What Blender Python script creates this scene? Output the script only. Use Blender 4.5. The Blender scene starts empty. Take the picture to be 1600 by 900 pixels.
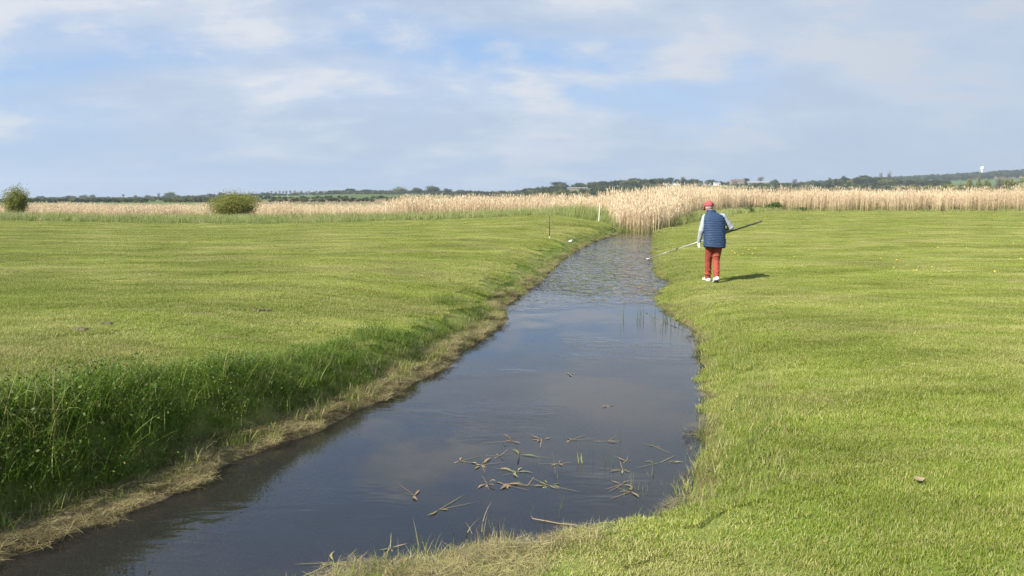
import bpy, bmesh, math, random
import numpy as np
from mathutils import Vector, Matrix, Euler, Quaternion

random.seed(11)
rng = np.random.default_rng(7)
S = bpy.context.scene
COL = S.collection
R = math.radians

# ------------------------------------------------------------------ camera
CAMZ, FPX, HORIZON = 1.75, 1164.0, 312.0
PITCH = math.atan((450 - HORIZON) / FPX)
CP, SP = math.cos(PITCH), math.sin(PITCH)
cam_d = bpy.data.cameras.new('camera')
cam = bpy.data.objects.new('camera', cam_d)
COL.objects.link(cam)
cam.location = (0, 0, CAMZ)
cam.rotation_euler = (math.pi / 2 - PITCH, 0, 0)
cam_d.sensor_width = 36
cam_d.lens = FPX / 1600 * 36
cam_d.clip_start, cam_d.clip_end = 0.05, 20000
S.camera = cam


def ray(px, py):
    u, v = px - 800, 450 - py
    return Vector((u, v * SP + FPX * CP, v * CP - FPX * SP))


def at_z(px, py, z):
    d = ray(px, py)
    return Vector((0, 0, CAMZ)) + d * ((z - CAMZ) / d.z)


def at_y(px, py, Y):
    d = ray(px, py)
    return Vector((0, 0, CAMZ)) + d * (Y / d.y)


# ------------------------------------------------------------------ small maths
def sat(a):
    return np.clip(a, 0, 1)


def smooth(a):
    a = sat(a)
    return a * a * (3 - 2 * a)


def wob(x, y, f, seed=0.0):
    """cheap smooth noise, about -1..1"""
    a = np.sin(x * f * 1.0 + y * f * 0.63 + seed) + np.sin(-x * f * 0.71 + y * f * 1.13 + seed * 2.3)
    b = np.sin(x * f * 2.17 - y * f * 1.57 + seed * 1.7) + np.sin(x * f * 1.43 + y * f * 2.61 + seed * 3.1)
    return (a + 0.6 * b) / 3.2


# ------------------------------------------------------------------ object helpers
def props(o, label=None, cat=None, group=None, kind=None):
    if label: o['label'] = label
    if cat: o['category'] = cat
    if group: o['group'] = group
    if kind: o['kind'] = kind
    return o


def empty(name, loc=(0, 0, 0), rz=0.0):
    o = bpy.data.objects.new(name, None)
    COL.objects.link(o)
    o.location = loc
    o.rotation_euler = (0, 0, rz)
    o.empty_display_size = 0.2
    return o


def link(name, me, mats=None, parent=None):
    o = bpy.data.objects.new(name, me)
    COL.objects.link(o)
    if mats is not None and len(me.materials) == 0:
        for m in (mats if isinstance(mats, (list, tuple)) else [mats]):
            me.materials.append(m)
    if parent: o.parent = parent
    return o


def mesh_np(name, verts, quads=None, tris=None, col=None, smooth_sh=False, matidx=None):
    me = bpy.data.meshes.new(name)
    verts = np.asarray(verts, dtype=np.float32)
    q = np.zeros((0, 4), np.int32) if quads is None else np.asarray(quads, np.int32).reshape(-1, 4)
    t = np.zeros((0, 3), np.int32) if tris is None else np.asarray(tris, np.int32).reshape(-1, 3)
    me.vertices.add(len(verts))
    me.vertices.foreach_set('co', verts.ravel())
    nl = len(q) * 4 + len(t) * 3
    me.loops.add(nl)
    me.loops.foreach_set('vertex_index', np.concatenate([q.ravel(), t.ravel()]))
    me.polygons.add(len(q) + len(t))
    ls = np.concatenate([np.arange(len(q)) * 4, len(q) * 4 + np.arange(len(t)) * 3])
    me.polygons.foreach_set('loop_start', ls.astype(np.int32))
    if smooth_sh:
        me.polygons.foreach_set('use_smooth', np.ones(len(q) + len(t), bool))
    if matidx is not None:
        me.polygons.foreach_set('material_index', np.asarray(matidx, np.int32))
    if col is not None:
        a = me.color_attributes.new('Col', 'FLOAT_COLOR', 'POINT')
        c = np.ones((len(verts), 4), np.float32)
        c[:, :3] = col
        a.data.foreach_set('color', c.ravel())
    me.update(calc_edges=True)
    me.validate()
    return me


class MB:
    """gathers shapes in one bmesh"""
    def __init__(self):
        self.bm = bmesh.new()

    def box(self, c, s, rot=None, bevel=0.0):
        r = bmesh.ops.create_cube(self.bm, size=1.0)
        vs = r['verts']
        M = Matrix.Translation(c) @ (rot.to_matrix().to_4x4() if rot else Matrix()) @ Matrix.Diagonal((*s, 1))
        for v in vs: v.co = M @ v.co
        if bevel:
            es = list({e for v in vs for e in v.link_edges})
            bmesh.ops.bevel(self.bm, geom=es, offset=bevel, segments=2, affect='EDGES', profile=0.5)
        return self

    def tube(self, pts, rad, n=10, cap=True):
        pts = [Vector(p) for p in pts]
        if not isinstance(rad, (list, tuple)): rad = [rad] * len(pts)
        rings = []
        for i, p in enumerate(pts):
            d = (pts[min(i + 1, len(pts) - 1)] - pts[max(i - 1, 0)]).normalized()
            a = d.cross(Vector((0, 0, 1)) if abs(d.z) < 0.95 else Vector((1, 0, 0))).normalized()
            b = d.cross(a)
            rings.append([self.bm.verts.new(p + (a * math.cos(2 * math.pi * k / n) + b * math.sin(2 * math.pi * k / n)) * rad[i]) for k in range(n)])
        for r0, r1 in zip(rings, rings[1:]):
            for k in range(n):
                self.bm.faces.new((r0[k], r0[(k + 1) % n], r1[(k + 1) % n], r1[k]))
        if cap:
            self.bm.faces.new(rings[0][::-1]); self.bm.faces.new(rings[-1])
        return self

    def ball(self, c, s, rot=None, seg=16, rings=10):
        r = bmesh.ops.create_uvsphere(self.bm, u_segments=seg, v_segments=rings, radius=1.0)
        s = (s, s, s) if not isinstance(s, (tuple, list)) else s
        M = Matrix.Translation(c) @ (rot.to_matrix().to_4x4() if rot else Matrix()) @ Matrix.Diagonal((*s, 1))
        for v in r['verts']: v.co = M @ v.co
        return self

    def capsule(self, a, b, ra, rb):
        """tapered tube with ball ends"""
        self.ball(a, ra, seg=14, rings=8); self.ball(b, rb, seg=14, rings=8)
        self.tube([a, b], [ra, rb], n=14)
        return self

    def poly(self, pts):
        self.bm.faces.new([self.bm.verts.new(p) for p in pts])
        return self

    def mesh(self, name, smooth_sh=True):
        bmesh.ops.recalc_face_normals(self.bm, faces=self.bm.faces)
        me = bpy.data.meshes.new(name)
        self.bm.to_mesh(me); self.bm.free()
        if smooth_sh:
            me.polygons.foreach_set('use_smooth', np.ones(len(me.polygons), bool))
        return me

    def build(self, name, mat, parent=None, smooth_sh=True):
        return link(name, self.mesh(name, smooth_sh), mat, parent)

    def remeshed(self, name, mat, parent=None, voxel=0.01, it=4):
        me = self.mesh(name)
        o = bpy.data.objects.new(name, me)
        COL.objects.link(o)
        m = o.modifiers.new('r', 'REMESH'); m.mode = 'VOXEL'; m.voxel_size = voxel; m.use_smooth_shade = True
        m2 = o.modifiers.new('s', 'SMOOTH'); m2.factor = 0.5; m2.iterations = it
        dg = bpy.context.evaluated_depsgraph_get(); dg.update()
        me2 = bpy.data.meshes.new_from_object(o.evaluated_get(dg))
        o.modifiers.clear()
        o.data = me2
        bpy.data.meshes.remove(me)
        me2.materials.clear(); me2.materials.append(mat)
        me2.polygons.foreach_set('use_smooth', np.ones(len(me2.polygons), bool))
        if parent: o.parent = parent
        return o


# ------------------------------------------------------------------ materials
class N:
    """node tree shorthand"""
    def __init__(self, tree):
        self.t = tree; tree.nodes.clear()

    def __call__(self, kind, **kw):
        n = self.t.nodes.new(kind)
        ins = kw.pop('i', {})
        for k, v in kw.items(): setattr(n, k, v)
        for k, v in ins.items(): self.set(n, k, v)
        return n

    def set(self, n, k, v):
        s = n.inputs[k]
        if isinstance(v, bpy.types.NodeSocket): self.t.links.new(v, s)
        elif isinstance(v, bpy.types.Node): self.t.links.new(v.outputs[0], s)
        else: s.default_value = v

    def math(self, op, a, b=0.0, c=None, clamp=False):
        n = self('ShaderNodeMath', operation=op, use_clamp=clamp)
        self.set(n, 0, a); self.set(n, 1, b)
        if c is not None: self.set(n, 2, c)
        return n.outputs[0]

    def mix(self, f, a, b, mode='MIX'):
        n = self('ShaderNodeMix', data_type='RGBA', blend_type=mode)
        self.set(n, 0, f)
        for k, v in ((6, a), (7, b)):
            if isinstance(v, (tuple, list)): v = (*v[:3], 1)
            self.set(n, k, v)
        return n.outputs[2]

    def ramp(self, f, lo, hi):
        n = self('ShaderNodeMapRange', interpolation_type='SMOOTHSTEP')
        self.set(n, 0, f); n.inputs[1].default_value = lo; n.inputs[2].default_value = hi
        return n.outputs[0]

    def noise(self, vec, scale, detail=3, rough=0.55, dist=0.0):
        n = self('ShaderNodeTexNoise')
        if vec is not None: self.set(n, 'Vector', vec)
        n.inputs['Scale'].default_value = scale; n.inputs['Detail'].default_value = detail
        n.inputs['Roughness'].default_value = rough; n.inputs['Distortion'].default_value = dist
        return n.outputs[0]

    def mapping(self, vec, scale=(1, 1, 1), loc=(0, 0, 0), rot=(0, 0, 0)):
        n = self('ShaderNodeMapping')
        self.set(n, 0, vec); n.inputs['Scale'].default_value = scale
        n.inputs['Location'].default_value = loc; n.inputs['Rotation'].default_value = rot
        return n.outputs[0]


def new_mat(name):
    m = bpy.data.materials.new(name); m.use_nodes = True
    return m, N(m.node_tree)


def out(n, sh, vol=None):
    o = n('ShaderNodeOutputMaterial')
    if sh is not None: n.set(o, 'Surface', sh)
    return o


def plain(name, c, rough=0.7, var=0.12, scale=30.0, spec=0.3, metal=0.0, bump=0.0, bscale=60.0):
    m, n = new_mat(name)
    co = n('ShaderNodeTexCoord').outputs['Object']
    f = n.noise(co, scale, 3)
    base = n.mix(f, tuple(x * (1 - var) for x in c), tuple(min(1, x * (1 + var)) for x in c))
    b = n('ShaderNodeBsdfPrincipled', i={'Base Color': base, 'Roughness': rough, 'Specular IOR Level': spec, 'Metallic': metal})
    if bump:
        bp = n('ShaderNodeBump', i={'Strength': 0.6, 'Distance': bump, 'Height': n.noise(co, bscale, 3)})
        n.set(b, 'Normal', bp)
    out(n, b)
    return m


def leafy(name, ca, cb, dry, dry_amt=0.3, nscale=0.6, tip=0.0, trans=0.35, rough=0.5, spec=0.25, rootc=None, stretch=(1, 1, 1), fine=(0.75, 1.3), tanmix=0.0):
    """foliage whose own colour varies by blade (Col.r), along the blade (Col.g) and by patch of ground"""
    m, n = new_mat(name)
    at = n('ShaderNodeAttribute', attribute_name='Col')
    sep = n('ShaderNodeSeparateColor', i={0: at.outputs['Color']})
    rnd, t, k2 = sep.outputs[0], sep.outputs[1], sep.outputs[2]
    pos = n.mapping(n('ShaderNodeNewGeometry').outputs['Position'], stretch)
    n1 = n.noise(pos, nscale, 4, 0.6)
    n2 = n.noise(pos, nscale * 4.3, 3, 0.6)
    base = n.mix(rnd, ca, cb)
    d = n.math('ADD', n.math('MULTIPLY', n.ramp(n1, 0.42, 0.70), 0.75), n.math('MULTIPLY', n.ramp(n2, 0.45, 0.72), 0.45))
    d = n.math('MULTIPLY', d, dry_amt * 2.0)
    d = n.math('GREATER_THAN', n.math('ADD', d, dry_amt * 0.35), k2)
    base = n.mix(n.math('MULTIPLY', d, 0.85), base, dry)
    if tip: base = n.mix(n.math('MULTIPLY', n.ramp(t, 0.55, 1.0), tip), base, dry)
    if rootc: base = n.mix(n.ramp(t, 0.5, 0.0), base, rootc)
    v = n.math('ADD', n.math('MULTIPLY', n.noise(pos, nscale * 1.7, 4, 0.65), fine[1] - fine[0]), fine[0])
    if tanmix: base = n.mix(n.math('MULTIPLY', n.ramp(n.noise(pos, nscale * 0.9, 5, 0.7, 0.4), 0.50, 0.72), tanmix), base, dry)
    if tanmix:
        bare = n.ramp(n.noise(n.mapping(pos, (0.8, 1.2, 1), (7.7, 3.3, 0)), 0.9, 4, 0.65, 0.6), 0.64, 0.72)
        base = n.mix(n.math('MULTIPLY', bare, 0.75), base, (0.46, 0.40, 0.20))
        streak = n.noise(n.mapping(pos, (0.10, 2.1, 1), rot=(0, 0, 0.22)), 1.0, 2, 0.5)
        v = n.math('MULTIPLY', v, n.math('ADD', n.math('MULTIPLY', streak, 0.34), 0.83))
    hs = n('ShaderNodeHueSaturation', i={'Color': base, 'Value': v})
    bs = n('ShaderNodeBsdfPrincipled', i={'Base Color': hs.outputs[0], 'Roughness': rough, 'Specular IOR Level': spec})
    tr = n('ShaderNodeBsdfTranslucent', i={'Color': hs.outputs[0]})
    mx = n('ShaderNodeMixShader', i={0: trans}); n.set(mx, 1, bs); n.set(mx, 2, tr)
    out(n, mx)
    return m


STRAW = (0.36, 0.29, 0.15)
M_LAWN = leafy('lawn blades', (0.148, 0.218, 0.018), (0.258, 0.312, 0.040), (0.47, 0.43, 0.18), 0.34, 0.34, tip=0.4, stretch=(0.6, 1.25, 1), fine=(0.3, 1.68), tanmix=0.5)
M_BANK = leafy('bank grass blades', (0.070, 0.142, 0.011), (0.158, 0.236, 0.024), (0.36, 0.36, 0.12), 0.12, 0.9, tip=0.2)
M_WEED = leafy('bank weed leaves', (0.042, 0.09, 0.011), (0.085, 0.14, 0.017), (0.24, 0.22, 0.08), 0.08, 1.2, trans=0.25)
M_DEAD = leafy('dead straw', (0.22, 0.185, 0.08), (0.42, 0.36, 0.17), (0.14, 0.11, 0.05), 0.45, 1.6, trans=0.2, rough=0.6)
M_SPRIG = leafy('green sprigs', (0.12, 0.185, 0.025), (0.24, 0.285, 0.06), (0.42, 0.37, 0.17), 0.35, 1.0)
M_ROUGH = leafy('rough grass blades', (0.17, 0.235, 0.05), (0.29, 0.34, 0.11), (0.44, 0.40, 0.2), 0.28, 0.25, tip=0.35)
M_REED = leafy('dry reed', (0.56, 0.44, 0.28), (0.74, 0.61, 0.42), (0.46, 0.355, 0.225), 0.25, 0.2, trans=0.25, rough=0.6, rootc=(0.36, 0.33, 0.15), fine=(0.85, 1.15))
M_RUSH = leafy('rush stem', (0.07, 0.12, 0.03), (0.14, 0.18, 0.05), (0.26, 0.22, 0.10), 0.2, 2.0)
M_FLOAT = leafy('floating leaf', (0.22, 0.145, 0.085), (0.31, 0.23, 0.12), (0.17, 0.16, 0.05), 0.25, 9.0, trans=0.15, rough=0.4)
M_FLOATG = leafy('green floating leaf', (0.23, 0.20, 0.075), (0.32, 0.27, 0.12), (0.15, 0.18, 0.045), 0.3, 9.0, trans=0.15, rough=0.4)
M_SHRUB = leafy('shrub leaves', (0.15, 0.17, 0.028), (0.25, 0.26, 0.05), (0.30, 0.27, 0.10), 0.15, 0.8)
M_BRAMB = leafy('bramble leaves', (0.045, 0.09, 0.02), (0.09, 0.15, 0.03), (0.16, 0.16, 0.05), 0.12, 0.8)
M_FAR = [leafy('far tree dark leaves', (0.028, 0.05, 0.02), (0.05, 0.075, 0.028), (0.08, 0.09, 0.04), 0.12, 0.03),
         leafy('far tree mid leaves', (0.06, 0.09, 0.03), (0.10, 0.13, 0.04), (0.15, 0.13, 0.06), 0.15, 0.03),
         leafy('far tree olive leaves', (0.13, 0.15, 0.035), (0.21, 0.21, 0.06), (0.26, 0.22, 0.10), 0.2, 0.05),
         leafy('far tree bare twigs', (0.10, 0.09, 0.06), (0.15, 0.13, 0.085), (0.12, 0.12, 0.06), 0.2, 0.05)]
M_BARK = plain('bark', (0.10, 0.08, 0.055), 0.9, 0.3, 12, bump=0.01)
M_TWIG = plain('twig bark', (0.15, 0.12, 0.07), 0.9, 0.3, 12)


# ------------------------------------------------------------------ ditch outline, terrain height
ZW = -0.25
L_PX = [(0, 878), (110, 835), (240, 790), (300, 760), (380, 715), (500, 675), (570, 637), (650, 600), (690, 578), (735, 543),
        (790, 508), (796, 491), (787, 479), (820, 461), (859, 428), (883, 404), (925, 380), (970, 365)]
R_PX = [(430, 935), (540, 925), (600, 912), (670, 898), (760, 884), (840, 872), (915, 862), (960, 842), (1052, 806), (1084, 764), (1096, 706),
        (1103, 650), (1106, 605), (1094, 560), (1092, 533), (1078, 512), (1048, 491), (1030, 476), (1027, 462), (1050, 446), (1048, 440),
        (1025, 430), (1023, 410), (1019, 395), (1021, 380), (1024, 366)]


def edge(lst, extra_lo, extra_hi):
    pts = [at_z(px, py, ZW) for px, py in lst]
    pts = sorted([(p.y, p.x) for p in pts] + extra_lo + extra_hi)
    return np.array([p[0] for p in pts]), np.array([p[1] for p in pts])


LY, LX = edge(L_PX, [(-12, -10.6), (0, -5.0)], [(58, 8.6), (75, 10.5)])
RY, RX = edge(R_PX, [(-12, -8.6), (0, -3.5), (2.2, -2.35)], [(58, 11.2), (75, 12.0)])


def xL(y): return np.interp(y, LY, LX) + (0.05 * wob(np.asarray(y) * 1.0, 0.0, 5.1, 1.0) + 0.03 * wob(np.asarray(y) * 1.0, 0.0, 13.1, 2.0)) * sat((30 - np.asarray(y)) / 20)
def xR(y): return np.interp(y, RY, RX) + 0.04 * wob(np.asarray(y) * 1.0, 0.0, 6.3, 4.0) * sat((30 - np.asarray(y)) / 20)


CA = 0.93
T_PX = np.array([-200, 0, 200, 400, 550, 700, 850, 930, 1000])
T_Z = np.array([0.35, 0.30, 0.14, 0.06, 0.18, 0.40, 0.68, 0.50, 0.40])


def verge_w(y): return np.interp(y, [0, 5, 9, 13, 20, 45], [0.38, 0.36, 0.32, 0.30, 0.25, 0.2])
def bank_w(y): return np.interp(y, [0, 6, 8, 10, 13, 18, 45], [0.55, 0.60, 0.52, 0.55, 0.85, 1.6, 1.3])


def left_bound(x): return np.interp(x, [-80, 2.0, 3.6, 5.2, 6.6], [52, 52, 50, 47.5, 45.5])
def right_bound(x): return np.interp(x, [8.6, 9.5, 12, 16, 20, 28, 90], [44.5, 48, 52, 60, 68, 84, 86])


def ground_z(x, y):
    x = np.asarray(x, float); y = np.asarray(y, float)
    l, r = xL(y), xR(y)
    px = 800 + 1172 * x / np.maximum(y, 1.0)
    s = (l - x) * CA
    vw, wB = verge_w(y), bank_w(y)
    crest = np.interp(y, [0, 5, 6.5, 7.8, 10, 13, 16, 20, 30, 45], [0.40, 0.35, 0.29, 0.14, 0.10, 0.13, 0.16, 0.20, 0.22, 0.30])
    field = np.interp(y, [0, 6, 10, 14, 20, 30, 45], [0.44, 0.40, 0.33, 0.29, 0.26, 0.25, 0.30])
    crest = crest + 0.03 * wob(x, y, 1.3, 2.0)
    bank = sat((s - vw + 0.10 * wob(x, y, 2.4, 5.0)) / wB)
    zl = ZW + 0.09 * sat(s / vw) ** 0.7 + (crest - ZW - 0.09) * (1 - (1 - bank) ** 2.8)
    zl = zl + (field - crest) * smooth((s - vw - wB) / 2.5) * (s > 0)
    crest = field
    far = smooth((y - 22) / 30) * sat((s - vw - wB) / 2.0 + (y > 40) * 0.6)
    zl = zl + (np.interp(px, T_PX, T_Z) - crest) * sat(far)
    drop = smooth((y - 54) / 8)
    zl = zl * (1 - drop) + (-0.1) * drop
    s2 = (x - r) * CA
    zr = ZW + 0.25 * (1 - np.exp(-s2 / 0.45)) + 0.44 * smooth((y - 18) / 67) * sat(s2 / 5)
    drop = smooth((y - 88) / 10)
    zr = zr * (1 - drop) + (-0.1) * drop
    w = np.maximum(r - l, 0.2)
    e = np.minimum(x - l, r - x)
    left_near = sat((r - x) / w)
    zb = ZW - (0.10 + 0.26 * left_near) * sat(e / 0.8) ** 0.8 - 0.01 - 0.02 * (wob(x, y, 5, 3))* sat(e / 0.3)
    z = np.where(x < l, zl, np.where(x > r, zr, zb))
    dry = np.where(x < l, sat(s / 0.6), np.where(x > r, sat(s2 / 0.6), 0))
    vg = (x < l) * np.exp(-((s - vw * 0.45) / 0.22) ** 2) * sat((14 - y) / 4)
    z = z + vg * (0.035 * wob(x, y, 6.1, 2.0) + 0.02 * wob(x, y, 14.0, 1.0) + 0.02)
    z = z + dry * (0.012 * wob(x, y, 3.7, 0.3) + 0.03 * wob(x, y, 0.55, 1.1) * sat(y / 15))
    # marsh beyond everything settles to a plain level
    f = smooth((y - 90) / 30)
    return z * (1 - f) + (-0.1) * f


def gz(x, y): return float(ground_z(np.array([x]), np.array([y]))[0])


def gnormal(x, y, e=0.12):
    dzx = (ground_z(x + e, y) - ground_z(x - e, y)) / (2 * e)
    dzy = (ground_z(x, y + e) - ground_z(x, y - e)) / (2 * e)
    n = np.stack([-dzx, -dzy, np.ones_like(dzx)], 1)
    return n / np.linalg.norm(n, axis=1)[:, None]


# ------------------------------------------------------------------ ground sheet
ys = [-12.0]
while ys[-1] < 420: ys.append(ys[-1] + (0.10 if ys[-1] < 5 else 0.02 * ys[-1]))
ys = np.array(ys)
so = [0.0]
while so[-1] < 420: so.append(so[-1] + max(0.07, 0.045 * (so[-1] - 1.5)))
so = np.array(so)
nin = 16
inner = (np.arange(1, nin) / nin)
YY = np.repeat(ys[:, None], len(so) * 2 + nin - 1, 1)
lx, rx = xL(ys)[:, None], xR(ys)[:, None]
XX = np.concatenate([lx - so[::-1][None, :], lx + (rx - lx) * inner[None, :], rx + so[None, :]], 1)
ZZ = ground_z(XX, YY)
nr, nc = XX.shape
V = np.stack([XX, YY, ZZ], 2).reshape(-1, 3)
idx = np.arange(nr * nc).reshape(nr, nc)
Q = np.stack([idx[:-1, :-1], idx[:-1, 1:], idx[1:, 1:], idx[1:, :-1]], 2).reshape(-1, 4)
SL = (xL(YY) - XX) * CA
SR = (XX - xR(YY)) * CA
inside = (XX > xL(YY)) & (XX < xR(YY))
vwY = verge_w(YY)
straw = np.where(XX <= xL(YY), sat(1.2 - SL / (vwY + 0.08)), np.where(XX >= xR(YY), sat(1.0 - SR / np.interp(YY, [3, 4.5, 6, 9, 50], [0.7, 0.5, 0.22, 0.25, 0.5])), 1.0))
bed = inside.astype(float)
rough = np.where(XX < 8, smooth((YY - left_bound(XX)) / 1.0), smooth((YY - right_bound(XX)) / 1.5))
rough = np.maximum(rough, smooth((YY - 90) / 4))
me = mesh_np('ground', V, Q, col=np.stack([straw, bed, rough], 2).reshape(-1, 3), smooth_sh=True)

m, n = new_mat('meadow ground')
at = n('ShaderNodeAttribute', attribute_name='Col')
sep = n('ShaderNodeSeparateColor', i={0: at.outputs['Color']})
pos = n('ShaderNodeNewGeometry').outputs['Position']
ps = n.mapping(pos, (0.6, 1.25, 1))
g1 = n.noise(ps, 0.34, 4, 0.6); g2 = n.noise(ps, 1.46, 3, 0.6); g3 = n.noise(pos, 22, 4, 0.7)
green = n.mix(g3, (0.045, 0.07, 0.012), (0.21, 0.28, 0.045))
tan = n.mix(g3, (0.12, 0.10, 0.04), (0.40, 0.35, 0.15))
fld = n.math('ADD', n.math('MULTIPLY', n.ramp(g1, 0.42, 0.70), 0.45), n.math('MULTIPLY', n.ramp(g2, 0.45, 0.72), 0.35))
lawn = n.mix(fld, green, tan)
strawc = n.mix(g3, (0.035, 0.027, 0.016), (0.24, 0.19, 0.09))
bedc = n.mix(n.noise(n.mapping(pos, (1, 3, 1), rot=(0, 0, 0.5)), 7, 5, 0.7), (0.025, 0.02, 0.014), (0.15, 0.11, 0.065))
roughc = n.mix(g3, (0.06, 0.09, 0.025), (0.22, 0.22, 0.09))
c = n.mix(n.math('MULTIPLY', sep.outputs[0], n.math('ADD', n.noise(pos, 4, 4), 0.55), clamp=True), lawn, strawc)
c = n.mix(sep.outputs[2], c, roughc)
c = n.mix(sep.outputs[1], c, bedc)
bp = n('ShaderNodeBump', i={'Strength': 0.7, 'Distance': 0.03, 'Height': g3})
b = n('ShaderNodeBsdfPrincipled', i={'Base Color': c, 'Roughness': 0.9, 'Specular IOR Level': 0.1, 'Normal': bp})
out(n, b)
M_GROUND = m
props(link('ground', me, M_GROUND), kind='structure')

# ------------------------------------------------------------------ water
wy = np.concatenate([np.arange(-12, 20, 0.5), np.arange(20, 76, 1.5)])
wl, wr = xL(wy) - 0.35, xR(wy) + 0.5
k = len(wy)
V = np.concatenate([np.stack([wl, wy, np.full(k, ZW)], 1), np.stack([wr, wy, np.full(k, ZW)], 1)])
i0 = np.arange(k - 1)
Q = np.stack([i0, i0 + k, i0 + k + 1, i0 + 1], 1)
me = mesh_np('water', V, Q, smooth_sh=True)
m, n = new_mat('ditch water')
pos = n('ShaderNodeNewGeometry').outputs['Position']
sx = n('ShaderNodeSeparateXYZ', i={0: pos})
Y = sx.outputs[1]
patch = n.noise(pos, 0.35, 2)
rip = n.math('MULTIPLY', n.ramp(n.math('ADD', Y, n.math('MULTIPLY', patch, 6)), 16.0, 20.5), n.math('SUBTRACT', 1.25, n.ramp(Y, 36, 48)))
rip = n.math('MULTIPLY', rip, n.math('ADD', n.math('MULTIPLY', n.noise(n.mapping(pos, (1, 0.4, 1)), 0.8, 3), 1.8), 0.05))
wavelets = n('ShaderNodeTexNoise', i={'Vector': n.mapping(pos, (1.0, 0.55, 1), rot=(0, 0, -0.45)), 'Scale': 5.0, 'Detail': 2.0, 'Roughness': 0.45, 'Distortion': 0.6}).outputs[0]
calm = n.noise(n.mapping(pos, (0.6, 1.6, 1), rot=(0, 0, 0.3)), 4.0, 2, 0.5, 0.4)
cp = n.ramp(n.noise(pos, 0.55, 2), 0.48, 0.66)
# rings spreading from one point of the surface
c0 = at_z(955, 548, ZW)
dv = n('ShaderNodeVectorMath', operation='DISTANCE', i={0: pos, 1: c0})
rd = dv.outputs['Value']
ring = n.math('MULTIPLY', n.math('SINE', n.math('MULTIPLY', rd, 34.0)), n.math('MULTIPLY', n.ramp(rd, 1.9, 0.6), n.ramp(rd, 0.1, 0.5)))
h = n.math('ADD', n.math('MULTIPLY', n.math('MULTIPLY', wavelets, rip), 0.085), n.math('MULTIPLY', n.math('MULTIPLY', calm, cp), 0.010))
h = n.math('ADD', h, n.math('MULTIPLY', n.math('MULTIPLY', ring, n.ramp(n.noise(pos, 1.1, 2), 0.45, 0.65)), 0.0005))
bp = n('ShaderNodeBump', i={'Strength': 1.0, 'Distance': 1.0, 'Height': h})
gl = n('ShaderNodeBsdfGlossy', i={'Color': (1, 1, 1, 1), 'Roughness': 0.02, 'Normal': bp})
tr = n('ShaderNodeBsdfTransparent', i={'Color': (0.74, 0.67, 0.55, 1)})
mk = n('ShaderNodeBsdfDiffuse', i={'Color': n.mix(n.noise(pos, 1.3, 3), (0.085, 0.082, 0.075), (0.125, 0.12, 0.11))})
mm = n('ShaderNodeMixShader', i={0: 0.17}); n.set(mm, 1, tr); n.set(mm, 2, mk)
fr = n('ShaderNodeFresnel', i={'IOR': 1.47, 'Normal': bp})
mx = n('ShaderNodeMixShader'); n.set(mx, 0, fr); n.set(mx, 1, mm); n.set(mx, 2, gl)
out(n, mx)
props(link('water', me, m), kind='structure')


# ------------------------------------------------------------------ blades and clumps
def blades(base, hgt, wid, az, lean, bend, segs=3, tipw=0.0):
    """curved tapering blades; returns verts, quads, tris, Col"""
    nb = len(base)
    t = np.linspace(0, 1, segs + 1)
    ang = lean[:, None] + bend[:, None] * t[None, :]
    dl = hgt[:, None] / segs
    dx = np.concatenate([np.zeros((nb, 1)), np.cumsum(np.sin(ang[:, :-1]) * dl, 1)], 1)
    dz = np.concatenate([np.zeros((nb, 1)), np.cumsum(np.cos(ang[:, :-1]) * dl, 1)], 1)
    d = np.stack([np.cos(az), np.sin(az)], 1)
    tw = rng.uniform(-0.9, 0.9, nb)
    pa = az + math.pi / 2 + tw
    p = np.stack([np.cos(pa), np.sin(pa)], 1)
    cen = np.zeros((nb, segs + 1, 3))
    cen[:, :, :2] = base[:, None, :2] + d[:, None, :] * dx[:, :, None]
    cen[:, :, 2] = base[:, None, 2] + dz
    w = wid[:, None] * (1 - (1 - tipw) * t[None, :] ** 1.6) * 0.5
    A = cen.copy(); B = cen.copy()
    A[:, :, :2] += p[:, None, :] * w[:, :, None]
    B[:, :, :2] -= p[:, None, :] * w[:, :, None]
    vp = 2 * (segs + 1) - 1
    Vv = np.zeros((nb, vp, 3))
    Vv[:, 0:2 * segs:2] = A[:, :segs]; Vv[:, 1:2 * segs:2] = B[:, :segs]; Vv[:, -1] = cen[:, -1]
    o = np.arange(nb)[:, None] * vp
    qs = []
    for s in range(segs - 1):
        qs.append(np.stack([o + 2 * s, o + 2 * s + 1, o + 2 * s + 3, o + 2 * s + 2], 2).reshape(-1, 4))
    q = np.concatenate(qs) if qs else np.zeros((0, 4), int)
    tr_ = np.concatenate([o + 2 * segs - 2, o + 2 * segs - 1, o + 2 * segs], 1)
    tt = np.zeros((nb, vp)); tt[:, 0:2 * segs:2] = t[:segs]; tt[:, 1:2 * segs:2] = t[:segs]; tt[:, -1] = 1
    c = np.zeros((nb, vp, 3)); c[:, :, 0] = rng.random(nb)[:, None]; c[:, :, 1] = tt; c[:, :, 2] = rng.random(nb)[:, None]
    return Vv.reshape(-1, 3), q, tr_, c.reshape(-1, 3)


def merge(parts):
    V, Q, T, C, o = [], [], [], [], 0
    for v, q, t, c in parts:
        V.append(v); Q.append(q.reshape(-1, 4) + o); T.append(t.reshape(-1, 3) + o); C.append(c); o += len(v)
    return np.concatenate(V), np.concatenate(Q), np.concatenate(T), np.concatenate(C)


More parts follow.
